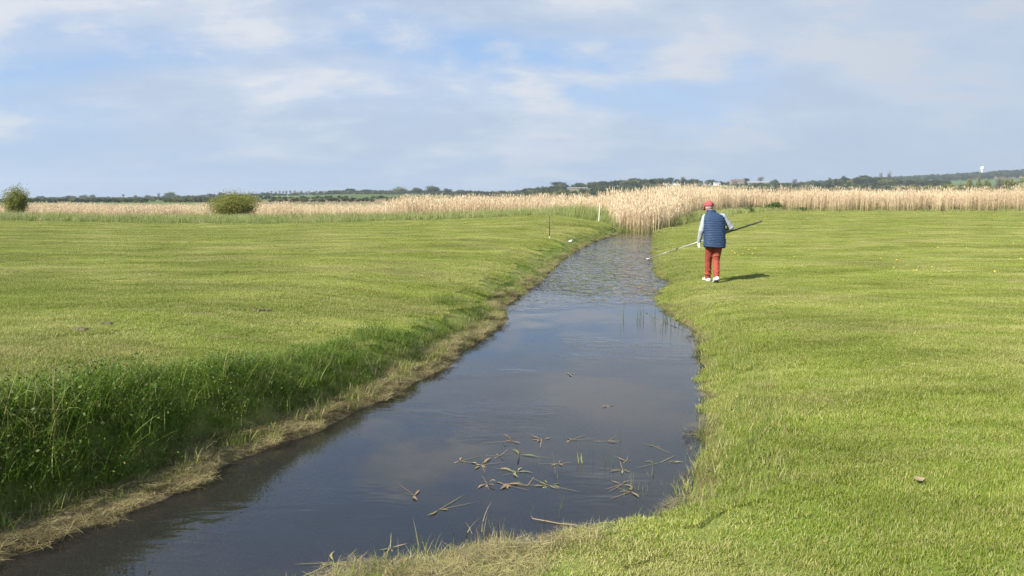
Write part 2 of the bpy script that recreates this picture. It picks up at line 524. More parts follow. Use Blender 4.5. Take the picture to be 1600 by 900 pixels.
def leaves(cen, size, aspect=1.7, flat=0.0):
    """pointed leaf faces at given centres, random attitude"""
    nl = len(cen)
    a = rng.normal(size=(nl, 3)); a[:, 2] *= (1 - flat); a /= np.linalg.norm(a, axis=1)[:, None]
    b = rng.normal(size=(nl, 3)); b[:, 2] *= (1 - flat)
    b -= a * np.sum(a * b, 1)[:, None]; b /= np.linalg.norm(b, axis=1)[:, None]
    s = size[:, None]
    P = np.stack([cen - a * s, cen + b * s / aspect, cen + a * s, cen - b * s / aspect], 1)
    o = np.arange(nl)[:, None] * 4
    q = np.concatenate([o, o + 1, o + 2, o + 3], 1)
    c = np.zeros((nl, 4, 3)); c[:, :, 0] = rng.random(nl)[:, None]; c[:, :, 1] = 0.7; c[:, :, 2] = rng.random(nl)[:, None]
    return P.reshape(-1, 3), q, np.zeros((0, 3), int), c.reshape(-1, 3)


def source(name, variants, mats):
    """an unlinked collection of clump meshes to scatter"""
    col = bpy.data.collections.new(name)
    for i, pr in enumerate(variants):
        mi = None
        if len(pr) == 5: pr, mi = pr[:4], pr[4]
        me_ = mesh_np(name, pr[0], pr[1], pr[2], pr[3], matidx=mi)
        o = bpy.data.objects.new(name, me_)
        for mm in (mats if isinstance(mats, list) else [mats]): me_.materials.append(mm)
        col.objects.link(o)
    return col


def scatter(name, P, scale, col, label, cat, zrot=None, normals=None, tilt=0.0, zs=None):
    """one uncountable growth: clumps of col stood on the points P"""
    k_ = len(P)
    me_ = bpy.data.meshes.new(name)
    me_.vertices.add(k_)
    me_.vertices.foreach_set('co', np.asarray(P, np.float32).ravel())
    rz = rng.uniform(0, 2 * math.pi, k_) if zrot is None else zrot
    rot = np.zeros((k_, 3), np.float32)
    if normals is not None or tilt:
        for j in range(k_):
            q = Quaternion((0, 0, 1), rz[j])
            if normals is not None: q = Vector((0, 0, 1)).rotation_difference(Vector(normals[j])) @ q
            if tilt: q = Quaternion(Vector((rng.normal(), rng.normal(), 0)).normalized(), rng.normal() * tilt) @ q
            rot[j] = q.to_euler()
    else:
        rot[:, 2] = rz
    sc = np.stack([scale, scale, scale if zs is None else zs], 1)
    for nm, val, ty in (('rot', rot, 'FLOAT_VECTOR'), ('scl', sc, 'FLOAT_VECTOR')):
        a = me_.attributes.new(nm, ty, 'POINT')
        a.data.foreach_set('vector', np.asarray(val, np.float32).ravel())
    a = me_.attributes.new('pick', 'INT', 'POINT')
    a.data.foreach_set('value', rng.integers(0, 1000, k_).astype(np.int32))
    o = link(name, me_)
    ng = bpy.data.node_groups.new(name, 'GeometryNodeTree')
    ng.interface.new_socket('Geometry', in_out='INPUT', socket_type='NodeSocketGeometry')
    ng.interface.new_socket('Geometry', in_out='OUTPUT', socket_type='NodeSocketGeometry')
    gi = ng.nodes.new('NodeGroupInput'); go = ng.nodes.new('NodeGroupOutput')
    iop = ng.nodes.new('GeometryNodeInstanceOnPoints')
    ci = ng.nodes.new('GeometryNodeCollectionInfo')
    ci.inputs['Collection'].default_value = col
    ci.inputs['Separate Children'].default_value = True
    ci.inputs['Reset Children'].default_value = True
    iop.inputs['Pick Instance'].default_value = True
    def attr(nm, ty):
        q = ng.nodes.new('GeometryNodeInputNamedAttribute'); q.data_type = ty; q.inputs[0].default_value = nm
        return q.outputs[0]
    L = ng.links.new
    L(gi.outputs[0], iop.inputs['Points']); L(ci.outputs[0], iop.inputs['Instance'])
    L(attr('rot', 'FLOAT_VECTOR'), iop.inputs['Rotation']); L(attr('scl', 'FLOAT_VECTOR'), iop.inputs['Scale'])
    L(attr('pick', 'INT'), iop.inputs['Instance Index'])
    L(iop.outputs[0], go.inputs[0])
    md = o.modifiers.new('scatter', 'NODES'); md.node_group = ng
    return props(o, label, cat, kind='stuff')


def grid_pts(x0, x1, y0, y1, step, jit=0.5):
    gx, gy = np.meshgrid(np.arange(x0, x1, step), np.arange(y0, y1, step))
    p = np.stack([gx.ravel(), gy.ravel()], 1)
    return p + rng.uniform(-jit, jit, p.shape) * step


def in_view(p, margin=2.0, k_=0.70):
    return (np.abs(p[:, 0]) < p[:, 1] * k_ + margin)


def with_z(p, dz=0.0):
    return np.concatenate([p, (ground_z(p[:, 0], p[:, 1]) + dz)[:, None]], 1)


def sides(p):
    l, r = xL(p[:, 1]), xR(p[:, 1])
    return (l - p[:, 0]) * CA, (p[:, 0] - r) * CA


U = rng.uniform


def plate_x(y): return 0.02 + 0.74 * (y - 3.4)


# --- mown grass tiles
lawn_var = []
for v in range(5):
    nb = 3600
    base = np.zeros((nb, 3)); base[:, :2] = U(-0.27, 0.27, (nb, 2))
    h_ = U(0.018, 0.043, nb); h_[:120] *= 1.5
    lawn_var.append(blades(base, h_, U(0.0026, 0.0048, nb), U(0, 6.283, nb), U(0.15, 1.0, nb), U(0.0, 0.8, nb), 2))
C_LAWN = source('lawn_tile', lawn_var, M_LAWN)
pts = []
for (y0, y1, st) in ((1.2, 16, 0.36), (16, 40, 0.45), (40, 88, 0.75)):
    p = grid_pts(-66, 66, y0, y1, st, 0.28)
    p = p[in_view(p)]
    pts.append(np.concatenate([p, np.full((len(p), 1), st)], 1))
p = np.concatenate(pts)
sl, sr = sides(p)
vw, bw = verge_w(p[:, 1]), bank_w(p[:, 1])
okl = (sl > vw + bw * np.interp(p[:, 1], [8, 14], [1.0, 0.3])) & (p[:, 1] < left_bound(p[:, 0]))
okr = (sr > np.interp(p[:, 1], [4, 10], [0.27, 0.16])) & (p[:, 1] < right_bound(p[:, 0])) & ((p[:, 1] > 4.75) | (p[:, 0] > plate_x(p[:, 1]) + 0.10 * wob(p[:, 0], p[:, 1], 6, 2)))
p = p[okl | okr]
sca = np.interp(p[:, 2], [0.36, 0.45, 0.75], [1.0, 1.12, 1.7]) * U(0.9, 1.12, len(p))
hv = 1 + 0.3 * wob(p[:, 0], p[:, 1], 0.8, 9.0) + 0.25 * wob(p[:, 0], p[:, 1], 2.3, 1.0)
P3 = with_z(p[:, :2], -0.004)
scatter('lawn_grass', P3, sca, C_LAWN, 'short mown yellowish green grass covering both fields', 'grass', normals=gnormal(p[:, 0], p[:, 1]),
        zs=np.interp(p[:, 2], [0.36, 0.75], [1.0, 1.15]) * hv)

# --- long bank grass
bank_var = []
for v in range(9):
    nb = 80
    base = np.zeros((nb, 3)); base[:, :2] = rng.normal(0, 0.055, (nb, 2))
    hh_ = U(0.05, 0.22, nb); ww_ = U(0.0016, 0.0042, nb)
    if v in (1, 5): hh_[:8] = U(0.20, 0.32, 8); ww_[:8] = U(0.004, 0.008, 8)
    long_ = blades(base, hh_, ww_, U(0, 6.283, nb), U(0.0, 0.7, nb), U(0.2, 1.9, nb), 4)
    if v in (0, 2, 3, 6):
        nl = 110
        cen = rng.normal(0, 0.075, (nl, 3)); cen[:, 2] = U(0.02, 0.15, nl)
        lf = leaves(cen, U(0.005, 0.011, nl), 1.9)
        mi = np.concatenate([np.zeros(len(long_[1])), np.ones(len(lf[1])), np.zeros(len(long_[2]))])
        bank_var.append((*merge([long_, lf]), mi))
    elif v == 4:
        nd = 14
        db = np.zeros((nd, 3)); db[:, :2] = rng.normal(0, 0.06, (nd, 2))
        dd = blades(db, U(0.10, 0.26, nd), U(0.002, 0.004, nd), U(0, 6.283, nd), U(0.1, 0.9, nd), U(0, 0.6, nd), 4)
        mi = np.concatenate([np.zeros(len(long_[1])), np.full(len(dd[1]), 2), np.zeros(len(long_[2])), np.full(len(dd[2]), 2)])
        bank_var.append((*merge([long_, dd]), mi))
    else:
        bank_var.append((*long_, np.zeros(len(long_[1]) + len(long_[2]))))
C_BANK = source('bank_tuft', bank_var, [M_BANK, M_WEED, M_DEAD])
p = np.concatenate([grid_pts(-14, 9, 1.0, 9, 0.075), grid_pts(-14, 9, 9, 46, 0.11)])
p = p[in_view(p, 1.2)]
sl, sr = sides(p)
vw, bw = verge_w(p[:, 1]), bank_w(p[:, 1])
q = (sl - vw) / bw
top = np.interp(p[:, 1], [5, 8, 12, 16, 45], [1.3, 1.25, 0.95, 0.6, 0.9])
patchy = wob(p[:, 0], p[:, 1], 1.9, 2.2) + 0.5 * wob(p[:, 0], p[:, 1], 5.1, 0.4)
keep = (q > -0.05) & (q < top + 0.12 * patchy) & (U(0, 1, len(p)) < np.interp(p[:, 1], [8, 14, 46], [0.85, 0.5, 0.35]))
keep &= (p[:, 1] < 8) | (patchy > np.interp(p[:, 1], [7, 9.5, 15], [-1.1, -0.25, 0.2]) + np.interp(q, [0.2, 0.9], [0, 0.5]))
p, q, patchy = p[keep], q[keep], patchy[keep]
s_ = np.interp(p[:, 1], [4, 7, 10, 14, 46], [1.15, 1.0, 0.75, 0.55, 0.55]) * U(0.6, 1.2, len(p)) * np.interp(q, [-0.1, 0.2, 1.0, 1.6], [0.75, 1.0, 1.0, 0.4])
s_ = s_ * (1 + 0.35 * np.clip(patchy, -1, 1)) * np.interp(p[:, 1], [4, 6, 8, 46], [1.15, 1.0, 0.85, 0.85])
s_ = np.where((q > 0.3) & (q < 0.95) & (p[:, 1] < 7) & (p[:, 0] < -2.6) & (U(0, 1, len(p)) < 0.10), s_ * 1.3, s_)
scatter('bank_grass', with_z(p, -0.01), s_, C_BANK, 'long lush dark green grass overhanging the steep left ditch bank', 'grass', tilt=0.25)

# --- dead matted straw along the waterline
dead_var = []
for v in range(5):
    nb = 420
    base = np.zeros((nb, 3)); base[:, :2] = U(-0.16, 0.16, (nb, 2)); base[:, 2] = U(0.0, 0.025, nb)
    d1 = blades(base, U(0.04, 0.15, nb), U(0.0015, 0.0045, nb), U(0, 6.283, nb), U(1.25, 1.65, nb), U(-0.35, 0.35, nb), 3)
    dead_var.append(d1)
C_DEAD = source('straw_tile', dead_var, M_DEAD)
p = grid_pts(-9, 12, 0.8, 46, 0.15)
p = p[in_view(p, 1.2)]
sl, sr = sides(p)
vw = verge_w(p[:, 1])
nzp = wob(p[:, 0], p[:, 1], 2.1, 8.0) + 0.6 * wob(p[:, 0], p[:, 1], 5.3, 1.0)
kl = (sl > 0.07 * (1 - nzp) * 0.7) & (sl < vw + 0.05) & (nzp > np.interp(p[:, 1], [5, 9, 20], [-0.95, -0.6, 0.0]))
wr_ = np.interp(p[:, 1], [4.6, 5.2, 6.5, 9, 20, 46], [0.3, 0.16, 0.12, 0.14, 0.2, 0.3])
kr = (sr > -0.06) & (p[:, 1] > 4.6) & (sr < wr_) & (nzp > np.interp(p[:, 1], [4.5, 6, 20], [0.1, 0.25, 0.3]))
kr |= (sr > 0.22) & (p[:, 1] <= 4.75) & (p[:, 0] < plate_x(p[:, 1]) + 0.1) & (nzp > -0.9)
kr |= (sr > -0.05) & (sr < 0.2) & (p[:, 0] > 0.4) & (p[:, 1] < 5.4) & (U(0, 1, len(p)) < 0.55)
p = p[kl | kr]
scatter('dead_straw', with_z(p, 0.0), U(0.55, 1.05, len(p)), C_DEAD, 'matted dead straw lying along the waterline of the ditch', 'straw', tilt=0.15, zs=U(0.4, 1.0, len(p)))

# --- green sprigs through the straw and along the right waterline
spr_var = []
for v in range(6):
    nb = 26
    base = np.zeros((nb, 3)); base[:, :2] = rng.normal(0, 0.03, (nb, 2))
    spr_var.append(blades(base, U(0.025, 0.10, nb), U(0.0022, 0.0045, nb), U(0, 6.283, nb), U(0.0, 0.6, nb), U(0.1, 0.9, nb), 3))
C_SPR = source('sprig_tuft', spr_var, M_SPRIG)
p = grid_pts(-9, 12, 0.8, 46, 0.09)
p = p[in_view(p, 1.2)]
sl, sr = sides(p)
vw = verge_w(p[:, 1])
nzp = wob(p[:, 0], p[:, 1], 2.7, 3.0) + 0.6 * wob(p[:, 0], p[:, 1], 6.3, 1.7)
kl = (sl > np.interp(p[:, 1], [4, 8], [0.10, 0.0])) & (sl < vw + 0.15) & (U(0, 1, len(p)) < np.interp(p[:, 1], [4, 6, 10, 46], [0.6, 0.75, 0.85, 0.6]) * np.interp(sl / vw, [0, 0.3, 1], [0.35, 0.8, 1.1]))
kr = (sr > np.where(p[:, 1] < 4.6, 0.17, -0.06)) & (sr < np.interp(p[:, 1], [4, 5.5, 12, 46], [0.7, 0.6, 0.55, 0.8])) & (nzp > np.interp(p[:, 1], [4.2, 5.0, 9], [-0.55, -0.8, -0.5]))
kr |= (sr > -0.10) & (sr < 0.3) & (p[:, 0] > 0.3) & (p[:, 1] < 5.2) & (U(0, 1, len(p)) < 0.5)
p = p[kl | kr]
scatter('verge_grass', with_z(p, -0.005), U(0.6, 1.25, len(p)) * np.where(p[:, 1] < 9, 1.25, 1.0), C_SPR, 'pale green sprigs of grass along the edge of the water', 'grass', tilt=0.2)

# --- rough uncut grass behind the mown fields
rg_var = []
for v in range(5):
    nb = 90
    base = np.zeros((nb, 3)); base[:, :2] = rng.normal(0, 0.22, (nb, 2))
    rg_var.append(blades(base, U(0.3, 0.75, nb), U(0.012, 0.024, nb), U(0, 6.283, nb), U(0.0, 0.35, nb), U(0.1, 0.9, nb), 3))
C_RG = source('rough_tuft', rg_var, M_ROUGH)
p = grid_pts(-66, 70, 44, 96, 0.5)
p = p[in_view(p, 3)]
lb, rb = left_bound(p[:, 0]), right_bound(p[:, 0])
sl, sr = sides(p)
onl = (sl > -0.2) & (p[:, 1] > lb) & (p[:, 1] < 63)
onr = (sr > -0.3) & (p[:, 1] > rb - 0.3) & (p[:, 1] < rb + np.interp(p[:, 0], [9, 20, 27, 32], [7, 7, 5, 2.2])) & (U(0, 1, len(p)) < np.interp(p[:, 0], [27, 34], [1, 0.45]))
keep = onl | onr
p = p[keep]; sl = sl[keep]; lb = lb[keep]
sc_ = U(0.7, 1.25, len(p)) * np.where(p[:, 1] < 63, np.interp(p[:, 1] - lb, [0, 1.2, 3], [0.45, 0.8, 1.0]), 0.8)
hump = np.exp(-((p[:, 0] - 5.2) / 2.2) ** 2 - ((p[:, 1] - 53) / 4.0) ** 2)
sc_ *= np.where(p[:, 0] > 30, 0.6, 1) * np.where(p[:, 0] > 8.5, 1.0, np.interp(p[:, 0], [-30, 0], [1.0, 1.0])) * (1 + 0.35 * hump)
scatter('rough_grass', with_z(p, -0.02), sc_, C_RG, 'band of tall uncut green grass between the mown fields and the reeds', 'grass', tilt=0.12)

# --- reeds
def reed_clump(nb, rad, hlo, hhi):
    base = np.zeros((nb, 3)); base[:, :2] = U(-rad, rad, (nb, 2))
    hh = U(hlo, hhi, nb); az = U(0, 6.283, nb); ln = np.abs(rng.normal(0, 0.06, nb)); bd = U(0.0, 0.18, nb)
    st = blades(base, hh, U(0.010, 0.016, nb), az, ln, bd, 4, tipw=0.5)
    # plume near the top of each stem
    tipx = np.sin(ln + bd * 0.5) * hh
    tb = base.copy(); tb[:, 0] += np.cos(az) * tipx * 0.9; tb[:, 1] += np.sin(az) * tipx * 0.9; tb[:, 2] = np.cos(ln + bd * 0.4) * hh * 0.9
    pl = blades(tb, U(0.07, 0.12, nb), U(0.02, 0.04, nb), U(0, 6.283, nb), U(0.1, 0.4, nb), U(0.1, 0.6, nb), 3)
    nl = nb * 2
    lb_ = base[rng.integers(0, nb, nl)].copy(); lb_[:, 2] = U(0.2, 0.75, nl) * hhi * 0.85
    lf = blades(lb_, U(0.10, 0.2, nl), U(0.009, 0.016, nl), U(0, 6.283, nl), U(0.2, 0.6, nl), U(0.1, 0.8, nl), 3)
    V_, Q_, T_, C_ = merge([st, pl, lf])
    C_ = C_.copy(); C_[:, 1] = np.clip(V_[:, 2] / (hhi * 0.9), 0, 1)
    return V_, Q_, T_, C_


C_REED = source('reed_clump', [reed_clump(44, 0.36, 0.66, 1.0 + 0.10 * (i_ % 3)) for i_ in range(7)], M_REED)


def reeds(name, p, h_, label):
    z = np.maximum(ground_z(p[:, 0], p[:, 1]), ZW) - 0.05
    scatter(name, np.concatenate([p, z[:, None]], 1), np.full(len(p), 1.3), C_REED, label, 'reeds', tilt=0.03, zs=h_)


p = grid_pts(8, 76, 50, 108, 0.72)
p = p[in_view(p, 5)]
rb = right_bound(p[:, 0])
edge0 = np.interp(p[:, 0], [9, 20, 27, 32, 80], [5.5, 5.5, 4.0, 1.0, 0.6]) + 0.8 * wob(p[:, 0], p[:, 1], 0.35, 3)
keep = (p[:, 1] > rb + edge0) & (p[:, 1] < rb + edge0 + 16)
p = p[keep]
reeds('reed_bed', p, U(2.1, 2.75, len(p)) * (1 + 0.09 * wob(p[:, 0], p[:, 1], 0.25, 6)), 'wide bed of dry straw coloured reeds behind the right field')
p = grid_pts(5, 13.2, 45.6, 62, 0.42)
l, r = xL(p[:, 1]), xR(p[:, 1])
front = 46.6 + 1.1 * wob(p[:, 0], 0 * p[:, 0], 1.9, 2)
keep = (p[:, 0] > l - 0.3) & (p[:, 0] < r + np.interp(p[:, 1], [46, 52, 60], [0.2, 1.2, 3.0])) & (p[:, 1] > front)
p = p[keep]
reeds('reed_bed', p, U(1.35, 2.0, len(p)) * (1 + 0.13 * wob(p[:, 0], p[:, 1], 1.1, 6)), 'clump of tall dry reeds standing in the far end of the ditch')
p = grid_pts(-60, 10, 61, 96, 0.75)
pxp = 800 + 1172 * p[:, 0] / p[:, 1]
near = (pxp > 606) & (pxp < 945) & (p[:, 1] > 62.5) & (p[:, 1] < 76)
q = p[near]
reeds('reed_bed', q, U(1.85, 2.2, len(q)) * np.interp(pxp[near], [605, 640, 900], [0.9, 1.0, 1.03]), 'bed of pinkish dry reeds behind the left field near the ditch')
far = (pxp > -60) & (pxp < 640) & (p[:, 1] > 72 + 2 * wob(p[:, 0], p[:, 1], 0.2, 1))
q = p[far]
reeds('reed_bed', q, U(1.0, 1.4, len(q)) * (1 + 0.15 * wob(q[:, 0], q[:, 1], 0.3, 1)), 'low thin band of dry reeds far behind the left field')

# ------------------------------------------------------------------ hills
PXT = np.array([-300, 0, 60, 130, 200, 260, 400, 480, 550, 640, 700, 760, 800, 870, 930, 990, 1040, 1130, 1180, 1240, 1320, 1400, 1480, 1600, 1900])
SKY = np.array([314, 314, 312, 312, 312, 310, 306, 305, 303, 303, 304, 307, 306, 299, 295, 291, 290, 291, 290, 291, 289, 292, 292, 290, 288])
FAR = np.array([314, 314, 314, 314, 314, 314, 312, 312, 312, 312, 312, 312, 312, 312, 308, 306, 304, 300, 297, 294, 288, 283, 279, 272, 262])
RID1, RID2 = 1300.0, 2200.0


def hill_z(px, r):
    a = (312 - np.interp(px, PXT, SKY)) / 1172 * RID1 + 1.8
    b2 = (312 - np.interp(px, PXT, FAR)) / 1172 * RID2 + 1.8
    a = np.maximum(a, 0.2); b2 = np.maximum(b2, 0.2)
    w1 = smooth((r - 330) / (RID1 - 330))
    w2 = smooth((r - RID1) / (RID2 - RID1))
    z = -0.35 + a * w1 * (1 - w2) + np.maximum(b2, 0.0) * w2
    z = z + (0.8 * wob(px * 0.02, r * 0.004, 1.0, 2.0)) * w1
    return z * 1.0


def hill_xyz(px, r):
    X = (px - 800) / 1172
    yy = r
    return np.stack([X * yy, yy, hill_z(px, r)], -1)


rr = np.concatenate([np.linspace(300, 1400, 56), np.linspace(1440, 2300, 24), np.linspace(2400, 4200, 12)])
pp = np.linspace(-500, 2100, 261)
PXG, RG = np.meshgrid(pp, rr)
H3 = hill_xyz(PXG, RG)
nr, nc = PXG.shape
idx = np.arange(nr * nc).reshape(nr, nc)
Q = np.stack([idx[:-1, :-1], idx[:-1, 1:], idx[1:, 1:], idx[1:, :-1]], 2).reshape(-1, 4)
me = mesh_np('hills', H3.reshape(-1, 3), Q, smooth_sh=True)
m, n = new_mat('farmland')
pos = n('ShaderNodeNewGeometry').outputs['Position']
vor = n('ShaderNodeTexVoronoi', i={'Vector': n.mapping(pos, (1, 0.55, 0)), 'Scale': 0.0075})
cr = n('ShaderNodeValToRGB'); n.set(cr, 0, n('ShaderNodeSeparateColor', i={0: vor.outputs['Color']}).outputs[0])
els = cr.color_ramp.elements
els[0].position = 0.0; els[0].color = (0.075, 0.115, 0.035, 1)
els[1].position = 1.0; els[1].color = (0.27, 0.19, 0.13, 1)
for ps_, c_ in ((0.3, (0.11, 0.17, 0.04, 1)), (0.55, (0.09, 0.15, 0.05, 1)), (0.72, (0.16, 0.17, 0.07, 1)), (0.82, (0.24, 0.17, 0.11, 1))):
    e_ = els.new(ps_); e_.color = c_
cr.color_ramp.interpolation = 'CONSTANT'
cc = n.mix(n.math('MULTIPLY', n.noise(pos, 0.08, 4), 0.5), cr.outputs[0], (0.10, 0.11, 0.05))
out(n, n('ShaderNodeBsdfPrincipled', i={'Base Color': cc, 'Roughness': 0.95, 'Specular IOR Level': 0.05}))
props(link('hills', me, m), kind='structure')


# ------------------------------------------------------------------ far trees
def crown(nlobe, nleaf, lsize, spread=(0.36, 0.36, 0.26), zc=0.60, lobe=(0.16, 0.26), fill=0.55):
    c0 = rng.normal(size=(nlobe, 3)); c0 /= np.linalg.norm(c0, axis=1)[:, None]
    c0 *= U(0.35, 1.0, nlobe)[:, None] * np.array(spread); c0[:, 2] += zc
    r0 = U(*lobe, nlobe)
    kk = rng.integers(0, nlobe, nleaf)
    d = rng.normal(size=(nleaf, 3)); d /= np.linalg.norm(d, axis=1)[:, None]
    rad = U(0, 1, nleaf) ** fill
    cen = c0[kk] + d * (r0[kk] * rad)[:, None] * np.array([1, 1, 0.85])
    cen = cen[cen[:, 2] > 0.1]
    return leaves(cen, U(0.6, 1.4, len(cen)) * lsize)


def tube_np(pts, rad, k_=6):
    pts = np.asarray(pts, float); V_ = []
    for i, p_ in enumerate(pts):
        a = np.arange(k_) / k_ * 2 * math.pi
        V_.append(np.stack([p_[0] + np.cos(a) * rad[i], p_[1] + np.sin(a) * rad[i], np.full(k_, p_[2])], 1))
    V_ = np.concatenate(V_); q_ = []
    for i in range(len(pts) - 1):
        for j in range(k_):
            q_.append((i * k_ + j, i * k_ + (j + 1) % k_, (i + 1) * k_ + (j + 1) % k_, (i + 1) * k_ + j))
    c = np.zeros((len(V_), 3)); c[:, 0] = 0.5; c[:, 2] = 0.9
    return V_, np.array(q_), np.zeros((0, 3), int), c


def far_tree_mesh(kind):
    if kind == 3:
        cr_ = crown(12, 900, 0.02, zc=0.6, spread=(0.2, 0.2, 0.26))
        parts = [cr_]
        tr_ = [tube_np([(0, 0, -0.05), (0, 0, 0.3), (0.01, 0, 0.6)], (0.022, 0.016, 0.01))]
        for a in range(9):
            an = a * 0.75; r_ = U(0.15, 0.3)
            z0 = U(0.25, 0.5)
            tr_.append(tube_np([(0, 0, z0), (math.cos(an) * r_ * 0.5, math.sin(an) * r_ * 0.5, z0 + 0.2), (math.cos(an) * r_, math.sin(an) * r_, z0 + U(0.3, 0.45))], (0.012, 0.008, 0.003)))
    else:
        wide = (0.34, 0.34, 0.34)
        zc = 0.54 if kind != 2 else 0.48
        cr_ = crown(16, 1500, 0.034, spread=wide, zc=zc)
        tr_ = [tube_np([(0, 0, -0.06), (0.005, 0, 0.2), (0.0, 0.01, 0.55)], (0.035, 0.026, 0.012))]
        for a in range(4):
            an = a * 1.6 + U(0, 1)
            tr_.append(tube_np([(0, 0, 0.2), (math.cos(an) * 0.12, math.sin(an) * 0.12, 0.4), (math.cos(an) * 0.24, math.sin(an) * 0.24, 0.6)], (0.016, 0.011, 0.005)))
    tr_ = merge(tr_)
    v, q, t, c = merge([cr_, tr_])
    mi = np.concatenate([np.zeros(len(cr_[1])), np.ones(len(tr_[1]))])
    me_ = mesh_np('tree', v, q, None, c, matidx=mi)
    me_.materials.append(M_FAR[kind]); me_.materials.append(M_BARK)
    return me_


FT = [[far_tree_mesh(k) for _ in range(3)] for k in range(4)]


def far_tree(px, top, wpx, r, kind, label, group='trees on the far hills'):
    """tree standing on the hills at distance r whose top shows at height top"""
    b_ = hill_xyz(np.array(float(px)), np.array(float(r)))
    ztop = CAMZ + (312 - top) / 1172 * r
    h_ = max(ztop - b_[2], 3.0)
    w_ = wpx / 1172 * r * 1.2
    o = bpy.data.objects.new('tree', random.choice(FT[kind]))
    COL.objects.link(o)
    o.location = b_; o.rotation_euler = (0, 0, random.uniform(0, 6.28))
    o.scale = (w_ / 0.95, w_ / 0.95, h_ / 0.98)
    return props(o, label, 'tree', group)


TREES = [
    (64, 305, 13, 1250, 0, 'dark round tree on the skyline just right of the leftmost shrub'),
    (86, 307, 12, 1250, 0, 'low dark tree, second on the skyline right of the leftmost shrub'),
    (109, 305, 20, 1230, 0, 'broad dark tree, wider than its neighbours on the left skyline'),
    (131, 304, 13, 1250, 0, 'dark tree touching a smaller one on the left skyline'),
    (145, 303, 9, 1250, 1, 'small round tree close against a darker tree on the left skyline'),
    (170, 306, 9, 1260, 3, 'thin grey tree standing alone over the left green fields'),
    (193, 302, 7, 1260, 3, 'slender bare tree sticking up from the hedge on the left skyline'),
    (212, 304, 8, 1260, 1, 'small tree just right of a slender bare tree on the left skyline'),
    (231, 304, 12, 1260, 1, 'flattish bushy tree left of the pair on the left skyline'),
    (248, 301, 8, 1260, 3, 'bare topped tree beside the broad tree midway along the left skyline'),
    (266, 299, 22, 1240, 1, 'broad spreading tree midway between the shrub and the bush on the left'),
    (330, 302, 14, 1240, 0, 'dark tree on the skyline just left of the big olive bush'),
    (346, 300, 12, 1240, 0, 'dark tree rising directly behind the big olive bush'),
    (411, 300, 9, 1240, 1, 'small tree on the skyline just right of the big olive bush'),
    (526, 297, 16, 1230, 0, 'dark tree at the right end of the bare tree row'),
    (548, 293, 18, 1220, 0, 'tallest dark tree right of the bare tree row'),
    (572, 295, 20, 1200, 1, 'green tree rising behind the white barn'),
    (598, 297, 16, 1200, 1, 'low green tree right of the white barn'),
    (625, 291, 24, 1180, 2, 'pale green broad tree right of the white barn'),
    (652, 292, 22, 1180, 1, 'mid green tree between a pale green tree and a tall dome'),
    (676, 289, 24, 1180, 1, 'tall domed tree above the left edge of the pinkish reeds'),
    (699, 294, 14, 1180, 0, 'dark tree at the right end of the tallest left clump'),
    (872, 282, 26, 1200, 0, 'large dark domed tree on the ridge left of the ditch reeds'),
    (905, 285, 18, 1200, 1, 'mid green tree just right of the large dark domed tree'),
    (936, 283, 16, 1200, 0, 'dark tree on the ridge above the white stake'),
    (966, 281, 18, 1200, 0, 'dark tree on the ridge above the left of the ditch reeds'),
    (992, 277, 26, 1180, 0, 'highest dark dome on the ridge above the ditch reeds'),
    (1012, 286, 18, 900, 2, 'olive round tree standing lower, in front of the dark ridge wood'),
    (1030, 280, 16, 1200, 1, 'green tree left of the pointed one behind the white house'),
    (1046, 276, 14, 1200, 0, 'dark upright tree directly behind the white gabled house'),
    (1066, 275, 12, 1200, 3, 'thin pointed tree right of the white gabled house'),
    (1084, 279, 20, 1200, 1, 'spreading tree between the white gabled house and the ploughed field'),
    (1165, 277, 14, 1250, 0, 'dark tree behind the brown village roofs'),
    (1187, 275, 16, 1250, 3, 'open crowned bare tree above the long pale shed'),
    (1210, 280, 14, 1250, 1, 'small tree at the right end of the long pale shed'),
    (1240, 279, 12, 1250, 3, 'thin grey tree right of the village on the ridge'),
    (1268, 281, 12, 1250, 1, 'low tree on the open ridge between the village and the right wood'),
    (1295, 276, 9, 1250, 3, 'small bare tree on the open ridge left of the right wood'),
    (1316, 274, 10, 1240, 0, 'upright dark tree at the left edge of the right wood'),
    (1350, 272, 30, 1200, 0, 'broad dark domed tree in the right wood'),
    (1374, 268, 8, 1180, 3, 'tall bare tree with forked top, left one of the pair over the right wood'),
    (1387, 267, 9, 1180, 3, 'tall bare tree with forked top, right one of the pair over the right wood'),
]
for t_ in TREES: far_tree(*t_)
for i in range(17):
    far_tree(419 + i * 5.9 + random.uniform(-1.2, 1.2), 297.5 + random.uniform(-1, 1), 6.0, 1290, 3, 'thin bare tree in the long even row on the left skyline', 'row of bare trees on the skyline')
OLIVE = [
    (1428, 284, 26, 520, 'low olive scrub bush at the left end of the right hand thicket'),
    (1452, 283, 24, 520, 'rounded olive bush, second from the left in the right hand thicket'),
    (1482, 281, 30, 500, 'pale blossoming bush in the right hand thicket'),
    (1503, 280, 22, 500, 'pale yellowish bush just left of the first tall willow'),
    (1514, 272, 12, 520, 'first tall narrow willow left of the water tower'),
    (1528, 272, 12, 520, 'tall narrow willow directly under the water tower'),
    (1542, 273, 13, 520, 'tall narrow willow just right of the water tower'),
    (1560, 275, 26, 500, 'brownish rounded bush right of the willows'),
    (1580, 272, 30, 490, 'large olive green bush near the right edge'),
    (1604, 270, 34, 480, 'large dark olive bush cut by the right edge'),
    (1632, 270, 30, 480, 'olive bush beyond the right edge'),
]
for px, tp, w_, r_, lb in OLIVE: far_tree(px, tp, w_, r_, 2 if 'brownish' not in lb else 3, lb, 'bushes and willows of the right thicket')

# woods that read as one mass
def small_tree_var(kind):
    me_ = far_tree_mesh(kind)
    return me_


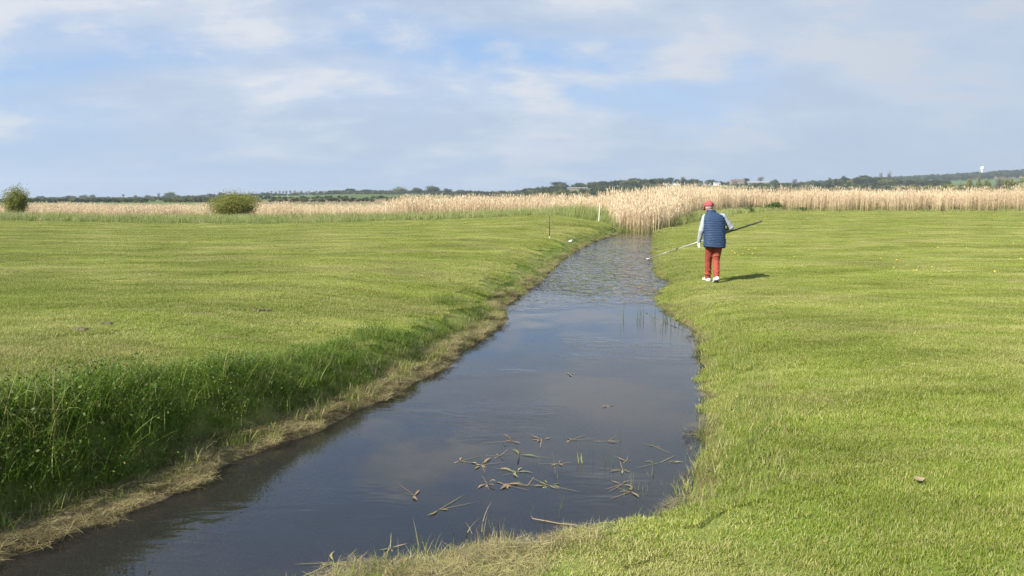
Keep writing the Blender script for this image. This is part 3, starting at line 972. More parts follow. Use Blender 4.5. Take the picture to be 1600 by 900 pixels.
def wood_source(name, kinds):
    col = bpy.data.collections.new(name)
    for kd in kinds:
        o = bpy.data.objects.new(name, random.choice(FT[kd])); col.objects.link(o)
    return col


C_WOOD = wood_source('wood_tree', [0, 0, 1, 0, 1, 2])
C_WOODF = wood_source('far_wood_tree', [0, 0, 1])
C_HEDGE = wood_source('hedge_bush', [0, 1, 1, 2])


def wood(name, px, r, h_, col, label, cat='wood', squat=1.0):
    P_ = hill_xyz(px, r)
    scatter(name, P_, h_ * squat, col, label, cat, zs=h_)


k_ = 420
px = U(715, 1125, k_); r = U(950, 1330, k_)
sel = ~((px > 1088) & (px < 1128) & (r < 1180)) & ~((px > 1035) & (px < 1065) & (r < 1100)) & ~((px > 884) & (px < 920) & (r < 1056))
wood('far_wood', px[sel], r[sel], U(7, 12, sel.sum()) * np.interp(px[sel], [715, 800, 900, 1125], [0.75, 0.8, 1, 0.9]), C_WOOD, 'dark wood covering the middle of the far ridge', squat=1.15)
k_ = 300
px = U(1290, 1480, k_); r = U(1000, 1330, k_)
wood('far_wood', px, r, U(8, 12, k_) * np.interp(px, [1290, 1350, 1420, 1480], [0.75, 1.25, 0.95, 0.9]), C_WOOD, 'dark wood on the ridge left of the right hand thicket', squat=1.15)
k_ = 1100
px = U(1180, 1760, k_); r = U(1750, 2300, k_)
wood('far_wood', px, r, U(10, 15, k_), C_WOODF, 'hazy blue wooded ridge carrying the water tower', squat=1.4)
k_ = 420
px = U(1415, 1720, k_); r = U(430, 640, k_)
wood('thicket', px, r, U(5.0, 9.0, k_) * np.interp(px, [1415, 1450, 1540, 1600], [0.5, 0.85, 1.0, 1.5]), wood_source('thicket_bush', [2, 2, 1, 3]), 'olive scrub filling the ground under the right hand thicket', 'thicket', squat=1.2)
k_ = 520
px = U(705, 1095, k_); r = U(560, 960, k_)
sel = ~((px > 1036) & (px < 1064) & (r > 700)) & ~((px > 880) & (px < 925) & (r > 800))
wood('far_wood', px[sel], r[sel], U(3.0, 6.5, sel.sum()) * np.interp(px[sel], [705, 760, 850], [0.6, 0.7, 1.0]), C_WOOD, 'belt of mixed trees below the ridge wood, behind the ditch reeds', squat=1.4)
k_ = 330
px = U(1180, 1440, k_); r = U(560, 1000, k_)
wood('far_wood', px, r, U(2.5, 6.0, k_), C_WOOD, 'belt of mixed trees behind the right reeds, left of the thicket', squat=1.5)
# hedge lines across the farmland
hp, hr = [], []
for r0, a0, a1 in ((430, -20, 640), (560, 40, 330), (640, 250, 720), (760, 0, 420), (900, 90, 300), (980, 330, 720), (1120, 40, 700), (1230, 0, 760),
                   (480, 700, 1420), (620, 1080, 1420), (700, 1120, 1330), (820, 1130, 1420), (950, 1150, 1330), (1080, 1125, 1340), (1240, 1110, 1330)):
    c_ = int((a1 - a0) / 1172 * r0 / 2.0)
    q_ = np.linspace(a0, a1, c_) + U(-2, 2, c_)
    gap = wob(q_ * 0.05, np.full(c_, r0 * 0.1), 1.0, r0) > -0.55
    hp.append(q_[gap]); hr.append((r0 + 0.08 * (q_ - a0) * math.sin(r0) + U(-3, 3, c_))[gap])
hp.append(U(52, 420, 620)); hr.append(U(1235, 1300, 620))
hp.append(U(515, 730, 420)); hr.append(U(1200, 1290, 420))
hp, hr = np.concatenate(hp), np.concatenate(hr)
wood('hedges', hp, hr, U(1.6, 3.6, len(hp)) * np.where(hr > 1190, np.where(hp > 500, 2.0, 1.45), 1.0), C_HEDGE, 'dark hedges dividing the far green fields', 'hedge', squat=1.7)

# ------------------------------------------------------------------ houses, barn, sheds, water tower
M_WALLW = plain('white render', (0.78, 0.77, 0.73), 0.8, 0.05, 3)
M_WALLB = plain('brown stone', (0.20, 0.165, 0.13), 0.9, 0.15, 4)
M_SLATE = plain('slate roof', (0.16, 0.16, 0.18), 0.7, 0.2, 3)
M_TILE = plain('brown tile roof', (0.13, 0.095, 0.08), 0.8, 0.2, 3)
M_SHEET = plain('pale sheet roof', (0.25, 0.26, 0.255), 0.6, 0.1, 3)
M_GLASSD = plain('dark window', (0.03, 0.035, 0.04), 0.15, 0.1, 3, spec=0.5)
M_DOOR = plain('dark door', (0.10, 0.07, 0.05), 0.6, 0.1, 3)


def house(px, ybase, r, w, d, eave, ridge, wall, roof, label, name='house', cat='house', rz=0.0, gable_front=False, chim=True, wins=3):
    b_ = hill_xyz(np.array(float(px)), np.array(float(r)))
    z = CAMZ + (312 - ybase) / 1172 * r
    t = empty(name, (b_[0], b_[1], min(z, b_[2] + 1.5)), rz)
    props(t, label, cat, 'buildings on the far hills')
    if gable_front: t.rotation_euler = (0, 0, rz + math.pi / 2)
    MB().box((0, 0, eave / 2 - 1), (w, d, eave + 2)).build('wall', wall, t, False)
    o_ = 0.35
    rm = MB()
    hw, hd = w / 2 + o_, d / 2 + o_
    A = [(-hw, -hd, eave), (hw, -hd, eave), (hw, hd, eave), (-hw, hd, eave), (-hw, 0, ridge), (hw, 0, ridge)]
    vs = [rm.bm.verts.new(a) for a in A]
    for f_ in ((0, 1, 5, 4), (2, 3, 4, 5), (0, 4, 3), (1, 2, 5), (3, 2, 1, 0)): rm.bm.faces.new([vs[i_] for i_ in f_])
    ro = rm.build('roof', roof, t, False)
    if gable_front or name == 'house':
        for s_ in (-1, 1):
            gm = MB()
            gm.bm.faces.new([gm.bm.verts.new(v_) for v_ in ((s_ * (hw + 0.02), -hd + o_, eave + 0.05), (s_ * (hw + 0.02), hd - o_, eave + 0.05), (s_ * (hw + 0.02), 0, ridge - 0.3))])
            gm.build('gable', wall, t, False)
    if chim:
        MB().box((w * 0.36, 0, ridge + 0.5), (0.9, 0.7, 1.6)).build('chimney', M_WALLB, ro, False)
    for i_ in range(wins):
        x_ = (i_ + 0.5) / wins * w - w / 2
        if i_ == wins // 2 and name == 'house':
            MB().box((x_, -d / 2 - 0.03, 1.0), (1.0, 0.1, 2.0)).build('door', M_DOOR, t, False)
        else:
            MB().box((x_, -d / 2 - 0.03, 1.6), (1.0, 0.1, 1.2)).build('window', M_GLASSD, t, False)
        if eave > 4.2: MB().box((x_, -d / 2 - 0.03, 4.0), (1.0, 0.1, 1.1)).build('window', M_GLASSD, t, False)
    return t


house(1053, 293.5, 1040, 5.5, 5.5, 3.4, 6.6, M_WALLW, M_SLATE, 'white gabled house with its pointed end facing us, above the ditch reeds', gable_front=True)
house(1046, 293.5, 1045, 7.5, 5, 2.8, 4.6, M_WALLW, M_SLATE, 'low white wing left of the white gabled house', chim=False)
house(1119.5, 290.2, 1100, 8.5, 6, 3.2, 5.2, M_WALLW, M_SLATE, 'long low white house above the ploughed field')
house(1145, 289, 1150, 9, 7, 4.4, 8.0, M_WALLB, M_TILE, 'brown roofed village house right of the white houses', rz=0.3)
house(1156, 287.5, 1180, 11, 7, 4.4, 7.8, M_WALLB, M_TILE, 'brown roofed village house beside the left end of the long shed', rz=-0.2)
house(1151, 295.5, 1000, 12, 6, 2.2, 3.8, M_WALLB, M_SHEET, 'low grey roofed outbuilding below the brown village roofs', name='shed', cat='shed', chim=False, wins=0)
house(1183, 288.2, 1180, 32, 9, 2.6, 4.6, M_WALLB, M_SHEET, 'long pale roofed shed at the right of the village', name='shed', cat='shed', chim=False, wins=6)
house(568, 311, 900, 7.5, 5.5, 2.6, 4.3, M_WALLW, M_SLATE, 'small white barn below the trees on the left skyline', name='barn', cat='barn', chim=False, wins=2)
house(902, 295.0, 1050, 28, 8, 1.6, 2.6, M_WALLB, M_SHEET, 'long low pale roofed shed on the ridge left of the white stake', name='shed', cat='shed', chim=False, wins=5)
house(1590, 268.5, 2210, 20, 10, 5, 8, M_WALLB, M_TILE, 'brownish farm building on the hazy ridge near the right edge', name='farm_building', cat='building', chim=False, wins=4)

M_TOWER = plain('white concrete', (0.80, 0.80, 0.78), 0.7, 0.05, 0.5)
b_ = hill_xyz(np.array(1531.0), np.array(2190.0))
tw = empty('water_tower', b_)
props(tw, 'white round water tower on the hazy ridge at the right', 'water tower')
zt = CAMZ + (312 - 260.0) / 1172 * 2190 - b_[2]
MB().tube([(0, 0, -2), (0, 0, zt - 17), (0, 0, zt - 11)], [2.2, 2.0, 2.6], 20).build('column', M_TOWER, tw)
MB().tube([(0, 0, zt - 11), (0, 0, zt - 9.6), (0, 0, zt - 3.2), (0, 0, zt - 2.6)], [3.0, 4.8, 4.9, 4.5], 24).build('tank', M_TOWER, tw)
MB().tube([(0, 0, zt - 2.6), (0, 0, zt - 1.2), (0, 0, zt - 0.9)], [4.0, 1.8, 0.5], 24).build('roof', M_TOWER, tw)
MB().tube([(0, 0, zt - 15.2), (0, 0, zt - 14.4)], [3.6, 3.6], 20).build('gallery', M_TOWER, tw)
MB().tube([(1.6, 0, zt - 1.5), (1.6, 0, zt + 2.6)], 0.12, 6).build('mast', M_SHEET, tw)


# ------------------------------------------------------------------ nearer shrubs
def shrub(name, px, pybase, Y, hgt, wid, label, cat, mat, nst, leafn, lsize, bottom=0.12, twigs=60):
    g = at_y(px, pybase, Y)
    z = gz(g.x, Y)
    t = empty(name, (g.x, Y, z)); props(t, label, cat)
    st = MB(); tips = []
    for i_ in range(nst):
        a = U(0, 6.283); rr_ = U(0.03, 0.44) * wid; hh = hgt * U(0.55, 0.97) * (1 - 0.3 * max(0.0, -math.cos(a)) * rr_ / wid * 2) * (1 - 0.5 * (rr_ / wid) ** 1.3)
        b0 = Vector((math.cos(a) * rr_ * 0.18, math.sin(a) * rr_ * 0.18, -0.1))
        m0 = Vector((math.cos(a) * rr_ * 0.55, math.sin(a) * rr_ * 0.55, hh * 0.45)); e0 = Vector((math.cos(a) * rr_, math.sin(a) * rr_, hh))
        st.tube([b0, m0, e0], [0.035 * hgt / 2.5, 0.022 * hgt / 2.5, 0.006], 6)
        tips += [m0.lerp(e0, q_) for q_ in (0.1, 0.4, 0.7, 1.0)]
    st.build('trunk', M_TWIG, t)
    tips = np.array([tuple(v_) for v_ in tips])
    kk = rng.integers(0, len(tips), leafn)
    cen = tips[kk] + rng.normal(0, 1, (leafn, 3)) * np.array([0.075 * wid, 0.075 * wid, 0.075 * hgt])
    cen = cen[cen[:, 2] > bottom * hgt]
    lf = leaves(cen, U(0.6, 1.4, len(cen)) * lsize)
    tb = tips[rng.integers(0, len(tips), twigs)] + rng.normal(0, 0.06 * wid, (twigs, 3))
    tb[:, 2] = np.maximum(tb[:, 2], 0.2 * hgt)
    tw_ = blades(tb, U(0.12, 0.24, twigs) * hgt, np.full(twigs, 0.015), U(0, 6.283, twigs), U(0, 0.5, twigs), U(-0.2, 0.2, twigs), 2)
    v, q, tt, c = merge([lf, tw_])
    link('crown', mesh_np('crown', v, q, tt, c), mat, t)
    return t


shrub('shrub', 27, 333, 64.5, 3.1, 2.5, 'rounded olive shrub with many bare stems at the left edge', 'shrub', M_SHRUB, 46, 14000, 0.045, bottom=0.16, twigs=70)
shrub('bush', 364, 328, 64.5, 2.6, 5.0, 'wide low olive bush standing in the reeds left of centre', 'bush', M_SHRUB, 60, 22000, 0.045, bottom=0.03, twigs=90)
shrub('bramble_bush', 1206, 330, 86.5, 1.05, 3.0, 'dark green bramble bush in front of the right reeds', 'bush', M_BRAMB, 20, 2200, 0.07, bottom=0.0, twigs=20)
shrub('bramble_bush', 1250, 330.5, 86, 0.5, 1.7, 'small low dark bramble bush right of the bigger one', 'bush', M_BRAMB, 12, 800, 0.06, bottom=0.0, twigs=10)
shrub('bramble_bush', 1168, 333, 77, 0.6, 2.2, 'low green weedy bush behind the man at the foot of the reeds', 'bush', M_BRAMB, 12, 900, 0.06, bottom=0.0, twigs=10)

# ------------------------------------------------------------------ stakes and small things on the ground
M_WHITE = plain('white paint', (0.62, 0.61, 0.56), 0.5, 0.06, 20)
M_DARKROD = plain('dark green rod', (0.025, 0.03, 0.02), 0.5, 0.1, 20)
M_PALEW = plain('weathered wood', (0.5, 0.43, 0.3), 0.8, 0.15, 20)
M_SOIL = plain('soil', (0.11, 0.085, 0.055), 0.95, 0.3, 30, bump=0.01)
M_DRYLEAF = plain('dry leaf', (0.27, 0.20, 0.12), 0.7, 0.2, 40)
M_YELLOW = plain('dandelion yellow', (0.80, 0.58, 0.02), 0.6, 0.1, 80)
M_STEM = plain('flower stem', (0.16, 0.22, 0.05), 0.6, 0.1, 40)


def stake(px, py0, py1, Y, rad, mat, label, name, lean=0.0):
    g = at_y(px, py0, Y); z = gz(g.x, Y)
    zt_ = at_y(px, py1, Y).z
    t = empty(name, (g.x, Y, z)); props(t, label, 'stake')
    t.rotation_euler = (0, lean, 0)
    L_ = zt_ - z
    return t, L_


t, L_ = stake(935.5, 341, 319, 46.5, 0.03, M_WHITE, 'white marker stake beside the ditch reeds', 'marker_stake', 0.05)
MB().box((0, 0, L_ / 2 - 0.1), (0.055, 0.055, L_ + 0.2), bevel=0.006).build('post', M_WHITE, t, False)
MB().tube([(0, 0, L_), (0, 0, L_ + 0.07)], [0.036, 0.01], 4).build('tip', M_WHITE, t, False)
t, L_ = stake(603.5, 331, 316, 62, 0.03, M_PALEW, 'pale weathered stake at the left edge of the pinkish reeds', 'marker_stake')
MB().tube([(0, 0, -0.1), (0.01, 0, L_ * 0.6), (0, 0, L_)], [0.045, 0.04, 0.035], 8).build('post', M_PALEW, t)
t, L_ = stake(858.5, 373, 337, 29.5, 0.012, M_DARKROD, 'thin dark rod stuck in the mown slope left of the ditch', 'marker_rod')
MB().tube([(0, 0, 0.12), (0.0, 0, L_)], [0.014, 0.011], 8).build('shaft', M_DARKROD, t)
MB().tube([(0, 0, -0.1), (0, 0, 0.12)], [0.016, 0.016], 8).build('foot', M_PALEW, t)

# white scrap on the left bank
zc_ = 0.05
for _ in range(6):
    g = at_z(891, 377, zc_); zc_ = gz(g.x, g.y) + 0.03
sm = MB(); sm.box((0, 0, 0.01), (0.16, 0.09, 0.03), bevel=0.012)
for v_ in sm.bm.verts: v_.co.z += 0.03 * math.sin(v_.co.x * 26) + 0.02 * math.sin(v_.co.y * 40)
o = sm.build('paper_scrap', M_WHITE); o.location = g
props(o, 'crumpled white scrap lying on the left bank near the dark rod', 'litter')


def on_ground(px, py, dz=0.0):
    z = 0.0
    for _ in range(12):
        g_ = at_z(px, py, z); z = 0.5 * z + 0.5 * gz(g_.x, g_.y)
    return Vector((g_.x, g_.y, gz(g_.x, g_.y) + dz))


for px, py, s_, lb in ((128, 517, 0.12, 'left scuffed clod of dark soil of the pair on the left field'), (168, 508, 0.14, 'right scuffed clod of dark soil of the pair on the left field'),
                       (398, 486, 0.16, 'clod of dark soil near the centre of the left field'), (416, 487, 0.1, 'small clod of dark soil just right of the central one'),
                       (15, 426, 0.25, 'flat dark soil scar near the left edge of the left field')):
    g = on_ground(px, py)
    sm = MB()
    for j in range(9):
        a = U(0, 6.28); rr_ = U(0, 1) * s_
        sm.ball((math.cos(a) * rr_ * 0.75, math.sin(a) * rr_ * 0.5, 0.012), (U(0.02, 0.045), U(0.02, 0.045), U(0.014, 0.028)), seg=8, rings=6)
    o = sm.remeshed('soil_clod', M_SOIL, voxel=0.008, it=1); o.location = g
    props(o, lb, 'soil clod')

# fallen dry leaf on the right field
def dry_leaf():
    ts = np.linspace(0, 1, 9); prof_ = np.array([0.03, 0.45, 0.8, 0.98, 1.0, 0.88, 0.65, 0.35, 0.03])
    V_, Q_ = [], []
    for t_, w_ in zip(ts, prof_):
        for s_ in (-1, -0.5, 0, 0.5, 1):
            V_.append(((t_ - 0.5) * 0.085, s_ * w_ * 0.024, 0.010 * (2 * t_ - 1) ** 2 + 0.007 * abs(s_) * w_))
    for i_ in range(8):
        for j in range(4):
            q_ = i_ * 5 + j; Q_.append((q_, q_ + 5, q_ + 6, q_ + 1))
    return mesh_np('fallen_leaf', V_, Q_, smooth_sh=True)


o = link('fallen_leaf', dry_leaf(), M_DRYLEAF); o.location = on_ground(1435, 757, 0.032); o.rotation_euler = (0.25, 0.05, 0.2)
props(o, 'curled brown dry leaf lying on the right field', 'leaf')

# dandelions
DAND = [(1327, 377), (1323, 383), (1352, 385), (1407, 385), (1411, 385), (1465, 388), (1474, 382), (1510, 389), (1539, 395), (1375, 405), (1400, 408), (1396, 420),
        (1428, 424), (1431, 425), (1455, 419), (1551, 378), (1583, 382), (1594, 406), (1482, 427), (1422, 365), (1502, 377), (1164, 388), (1170, 392), (1148, 397),
        (1152, 400), (1160, 398), (1175, 398), (1180, 389), (1144, 393), (1240, 402), (1265, 380), (1290, 372), (1553, 426), (1530, 416), (1105, 1), (1597, 356)]
d0 = None
for px, py in DAND:
    if py < 300: continue
    g = on_ground(px, py)
    if d0 is None:
        r0 = empty('dandelion')
        fl = MB().ball((0, 0, 0.062), (0.021, 0.021, 0.009), seg=12, rings=6)
        for k2 in range(14):
            a = k2 / 14 * 6.283
            fl.ball((math.cos(a) * 0.019, math.sin(a) * 0.019, 0.061), (0.008, 0.0035, 0.003), rot=Euler((0, 0, a)), seg=6, rings=4)
        fl.build('flower', M_YELLOW, r0)
        MB().tube([(0, 0, 0), (0.004, 0, 0.03), (0, 0, 0.06)], 0.002, 6).build('stem', M_STEM, r0)
        d0 = r0; d_ = r0
    else:
        d_ = d0.copy(); COL.objects.link(d_)
        for ch in d0.children:
            c2 = ch.copy(); COL.objects.link(c2); c2.parent = d_
    d_.location = g; d_.scale = [random.uniform(0.55, 0.85)] * 3
    d_.rotation_euler = (0.5 + random.uniform(-0.2, 0.2), random.uniform(-0.2, 0.2), 0)
    props(d_, 'yellow dandelion flower dotting the right field', 'flower', 'dandelions on the right field')

# ------------------------------------------------------------------ plants on and in the water
def leaf_mesh(specs):
    """specs: (cx, cy, az, length, width, lift, droop)"""
    V_, Q_, C_, o_ = [], [], [], 0
    ts = np.linspace(0, 1, 7)
    wprof = np.array([0.12, 0.62, 0.95, 1.0, 0.80, 0.45, 0.03])
    for cx, cy, az, ln, wd, lift in specs:
        d = np.array([math.cos(az), math.sin(az)]); p_ = np.array([-d[1], d[0]])
        r_ = U(0, 1); k2 = U(0, 1); bow = U(-0.22, 0.22) * ln; sink = float(U(0, 1) < 0.4)
        for t_, w_ in zip(ts, wprof):
            c = np.array([cx, cy]) + d * ln * t_ + p_ * bow * math.sin(t_ * 3.14)
            z = 0.004 + lift * math.sin(t_ * 2.4) * ln - sink * t_ * t_ * 0.03
            for s_, zz in ((-1, 0.10), (0, 0.0), (1, 0.10)):
                q = c + p_ * s_ * w_ * wd / 2
                V_.append((q[0], q[1], z + zz * wd * w_ * 0.8)); C_.append((r_, t_, k2))
        for i_ in range(6):
            for j in range(2):
                a = o_ + i_ * 3 + j
                Q_.append((a, a + 1, a + 4, a + 3))
        o_ += 21
    return np.array(V_), np.array(Q_), np.zeros((0, 3), int), np.array(C_)


FLOATERS = [
    (800, 690, 4, 0.9, 0, 'floating leaf cluster at the upper left of the group, one leaf upright'),
    (846, 687, 6, 1.0, 0, 'star shaped floating leaf cluster at the top of the group'),
    (892, 688, 4, 0.9, 0, 'four leaf floating cluster at the upper right of the group'),
    (950, 690, 3, 0.9, 0, 'floating stem with a few leaves trailing right of the top clusters'),
    (781, 713, 3, 0.8, 0, 'small floating cluster with one raised leaf between larger ones'),
    (812, 711, 4, 1.0, 1, 'long narrow floating leaves right of a small raised cluster'),
    (719, 721, 4, 0.9, 0, 'leftmost floating leaf cluster of the large group'),
    (752, 727, 7, 1.1, 0, 'dense floating cluster right of the leftmost one'),
    (806, 738, 5, 1.15, 1, 'greenish floating cluster with long leaves mid group'),
    (873, 725, 3, 0.7, 0, 'three pale floating leaves right of the middle clusters'),
    (761, 757, 5, 0.9, 0, 'lower left floating cluster with an upright leaf'),
    (787, 757, 8, 1.1, 0, 'crowded pinkish floating cluster at the bottom of the group'),
    (824, 760, 2, 0.8, 0, 'two floating leaves joining the bottom cluster to the straw tuft'),
    (858, 759, 11, 0.95, 1, 'round straw coloured floating tuft at the lower right of the group'),
    (648, 775, 2, 0.9, 0, 'lone pair of pale leaves floating left of the group'),
    (686, 797, 2, 1.0, 0, 'single brown leaf floating near the lower centre'),
    (979, 721, 3, 0.8, 0, 'sparse floating leaves near the thin green stems'),
    (973, 735, 4, 0.8, 0, 'brown floating cluster among the thin stems on the right'),
    (1022, 698, 3, 0.7, 0, 'small floating cluster close to the right bank'),
    (972, 757, 3, 0.7, 0, 'small reddish floating cluster below the thin stems'),
    (1032, 723, 8, 0.9, 1, 'line of straw scraps floating by the right bank'),
    (890, 585, 4, 1.0, 0, 'small floating leaf cluster alone on the open water'),
    (952, 635, 4, 0.8, 0, 'pale floating cluster alone above the main group'),
    (985, 769, 5, 0.8, 0, 'brown scraps floating just off the corner of the right bank'),
    (520, 880, 7, 1.05, 1, 'straw coloured strands floating at the bottom edge left of the patch of dead grass'),
    (610, 857, 3, 0.9, 0, 'pinkish stalks floating by the dead grass at the bottom'),
]
for px, py, nl, sz, gm, lb in FLOATERS:
    g = at_z(px, py, ZW)
    sp = []
    a0 = U(0, 6.28)
    for i_ in range(nl):
        az = a0 + (U(0, 6.283) if nl > 4 else i_ * 6.283 / nl + U(-1.0, 1.0))
        ln = U(0.045, 0.115) * sz
        if 'long' in lb: ln *= 1.25
        off = U(0, 0.045) if nl > 4 else U(0, 0.02)
        if 'line of' in lb: cx, cy, az = U(-0.14, 0.14), U(-0.02, 0.02), U(-0.4, 0.4)
        elif 'trailing' in lb: cx, cy, az = -0.1 + i_ * 0.09, U(-0.01, 0.01), U(-0.3, 0.3)
        else: cx, cy = math.cos(az) * off, math.sin(az) * off
        sp.append((cx, cy, az, ln, U(0.013, 0.024) * sz * (0.6 if 'straw' in lb or 'stalks' in lb else 1), U(0.0, 0.06) if ('raised' not in lb and 'upright' not in lb) or i_ else 0.5))
    parts = [leaf_mesh(sp)]
    ns = 5
    sb = np.zeros((ns, 3)); sb[:, 2] = np.array([0.004, 0.003, -0.01, -0.015, -0.02])
    parts.append(blades(sb, U(0.12, 0.3, ns) * sz, np.full(ns, 0.006), U(0, 6.28, ns), np.full(ns, 1.56), U(-0.05, 0.03, ns), 4, 0.6))
    v, q, t_, c = merge(parts)
    o = link('floating_plant', mesh_np('floating_plant', v, q, t_, c, smooth_sh=True), M_FLOATG if gm else M_FLOAT)
    o.location = g
    props(o, lb, 'water plant', 'leaf clusters floating on the ditch')

TUFTS = [
    (906, 722, 5, 0.10, 0.016, 0.25, 'broad bright green shoot standing out of the water', True, 0.02),
    (933, 722, 7, 0.16, 0.003, 0.12, 'thin dark stems standing between the shoot and the right bank', False, 0.07),
    (872, 742, 4, 0.2, 0.003, 0.1, 'few hair thin stems left of the bright shoot', False, 0.08),
    (1004, 765, 22, 0.1, 0.003, 0.2, 'thick tuft of fine green stems off the corner of the right bank', False, 0.10),
    (1021, 748, 6, 0.06, 0.012, 0.5, 'small yellow green leafy shoot by the right bank corner', True, 0.02),
    (968, 690, 3, 0.14, 0.003, 0.2, 'two or three stems standing in the trailing strand', False, 0.05),
    (845, 800, 9, 0.18, 0.003, 0.25, 'thin stems just beyond the bottom patch of dead grass', False, 0.09),
    (1022, 500, 24, 0.34, 0.009, 0.12, 'left patch of rushes standing in the water at the right bend', False, 0.32),
    (1046, 502, 20, 0.34, 0.009, 0.12, 'right patch of rushes standing in the water at the right bend', False, 0.2),
    (1085, 640, 8, 0.1, 0.003, 0.3, 'short stems close to the right bank below the bend', False, 0.15),
    (1096, 575, 5, 0.12, 0.004, 0.3, 'few short stems at the right waterline above the straight edge', False, 0.1),
    (752, 846, 70, 0.14, 0.005, 0.7, 'straggling half dead tuft at the tip of the bottom patch of dead grass', False, 0.10),
    (655, 862, 9, 0.16, 0.006, 0.3, 'upright blue green blades at the bottom edge of the water', False, 0.05),
    (640, 880, 9, 0.15, 0.006, 0.35, 'leaning green blades at the left of the dead grass patch', False, 0.06),
    (60, 800, 12, 0.22, 0.006, 0.2, 'tall green sprigs on the dead straw ledge at lower left', False, 0.12),
    (190, 745, 12, 0.2, 0.006, 0.2, 'green sprigs on the straw ledge below the dark bank', False, 0.14),
]
for px, py, nb, h_, w_, ln, lb, broad, sp_ in TUFTS:
    g = at_z(px, py, ZW)
    g.z = max(ZW - 0.08, gz(g.x, g.y) - 0.01) if 'ledge' not in lb else gz(g.x, g.y) - 0.01
    extra = ZW - g.z if g.z < ZW else 0
    base = np.zeros((nb, 3)); base[:, :2] = rng.normal(0, sp_, (nb, 2))
    bl = blades(base, U(0.5, 1.1, nb) * h_ + extra, U(0.7, 1.3, nb) * w_, U(0, 6.28, nb), U(0, ln, nb), U(0, ln * 1.5, nb), 4)
    o = link('grass_tuft', mesh_np('grass_tuft', *bl[:3], bl[3]), M_SPRIG if (broad or 'green' in lb) else (M_DEAD if 'dead tuft' in lb else M_RUSH))
    o.location = g
    props(o, lb, 'grass tuft', 'tufts standing in and beside the water')

# fallen stalk at the bottom plate
g = at_z(868, 818, ZW)
o = MB().tube([(-0.15, 0.09, 0.012), (-0.14, 0.045, 0.012), (-0.06, 0.02, 0.008), (0.03, -0.012, 0.004), (0.10, -0.03, 0.008), (0.17, -0.07, 0.014)], [0.0015, 0.003, 0.0036, 0.0034, 0.003, 0.0015], 6).build('fallen_stalk', plain('wet stalk', (0.24, 0.19, 0.11), 0.7, 0.3, 40))
o.location = g
props(o, 'pale dead stalk lying across the water beside the bottom corner of the right bank', 'stalk')

# weed strands just under the surface
nb = 2200
pw = np.stack([U(-3.4, 2.2, nb * 6), U(3.2, 8.5, nb * 6)], 1)
l, r = xL(pw[:, 1]), xR(pw[:, 1])
nzp = wob(pw[:, 0], pw[:, 1], 1.6, 0.7)
pw = pw[(pw[:, 0] > l + 0.05) & (pw[:, 0] < r - 0.05) & (nzp > np.interp(pw[:, 1], [3.5, 5, 8.5], [-0.6, -0.05, 0.6]))][:nb]
nb = len(pw)
base = np.concatenate([pw, U(ZW - 0.10, ZW - 0.012, nb)[:, None]], 1)
bl = blades(base, U(0.06, 0.28, nb), U(0.002, 0.006, nb), U(0, 6.28, nb), np.full(nb, 1.55), U(-0.05, 0.05, nb), 4, 0.5)
props(link('water_weed', mesh_np('water_weed', *bl[:3], bl[3]), M_DEAD), 'brown strands of weed just under the near water', 'weed', kind='stuff')

# ------------------------------------------------------------------ the man
M_SKIN = plain('skin', (0.52, 0.31, 0.22), 0.5, 0.06, 20)
M_HAIR = plain('grey hair', (0.30, 0.28, 0.26), 0.7, 0.2, 90)
M_CAP = plain('red cotton', (0.34, 0.07, 0.075), 0.8, 0.08, 60, spec=0.15, bump=0.001, bscale=300)
M_STRAP = plain('dark strap', (0.05, 0.02, 0.03), 0.6, 0.1, 60)
M_VEST = plain('navy quilted nylon', (0.028, 0.052, 0.104), 0.6, 0.28, 18, spec=0.15, bump=0.004, bscale=45)
M_SLEEVE = plain('pale grey knit', (0.31, 0.345, 0.37), 0.85, 0.12, 30, spec=0.1, bump=0.004, bscale=25)
M_TROU = plain('brick red cotton', (0.27, 0.062, 0.042), 0.85, 0.22, 12, spec=0.1, bump=0.02, bscale=13)
M_SHOE = plain('white leather', (0.74, 0.73, 0.71), 0.5, 0.06, 40)
M_SOLE = plain('dark rubber', (0.03, 0.03, 0.032), 0.7, 0.1, 40)
M_GLOVE = plain('white glove leather', (0.78, 0.77, 0.75), 0.6, 0.05, 40, bump=0.002, bscale=80)
M_EYE = plain('eye white', (0.75, 0.73, 0.7), 0.2, 0.02, 10)

foot = on_ground(1114, 442.5)
# golf ball retriever: from the butt end at right to the scoop at left
butt = at_y(1190.5, 345.5, foot.y - 0.12)
tip = at_y(1012, 404.0, foot.y + 1.15)


def pole(t): return butt.lerp(tip, t)


def V3(x, y, z): return Vector((x, y, z))


# point on the pole, in the man's own coordinates, at a given side offset
def pole_local(x):
    t = (foot.x + x - butt.x) / (tip.x - butt.x)
    return pole(t) - foot


hr = pole_local(0.17)      # where the right hand holds
Vp, Vc, Vn, Vh = V3(0.01, 0.0, 0.93), V3(-0.005, 0.05, 1.28), V3(-0.045, 0.11, 1.49), V3(-0.095, 0.165, 1.625)
Ls, Rs = V3(-0.195, 0.075, 1.415), V3(0.185, 0.06, 1.43)
Le, Lw = V3(-0.265, 0.075, 1.135), V3(-0.285, 0.17, 0.885)
Re = V3(0.375, 0.08, 1.195)
Rw = hr + V3(0.075, -0.05, 0.035)
Lh, Rh = V3(-0.085, 0.01, 0.90), V3(0.09, 0.0, 0.90)
Lk, Rk = V3(-0.07, 0.17, 0.49), V3(0.065, 0.05, 0.485)
La, Ra = V3(-0.045, 0.27, 0.085), V3(0.035, -0.13, 0.16)
Lt, Rt = V3(-0.075, 0.455, 0.035), V3(0.03, 0.01, 0.035)

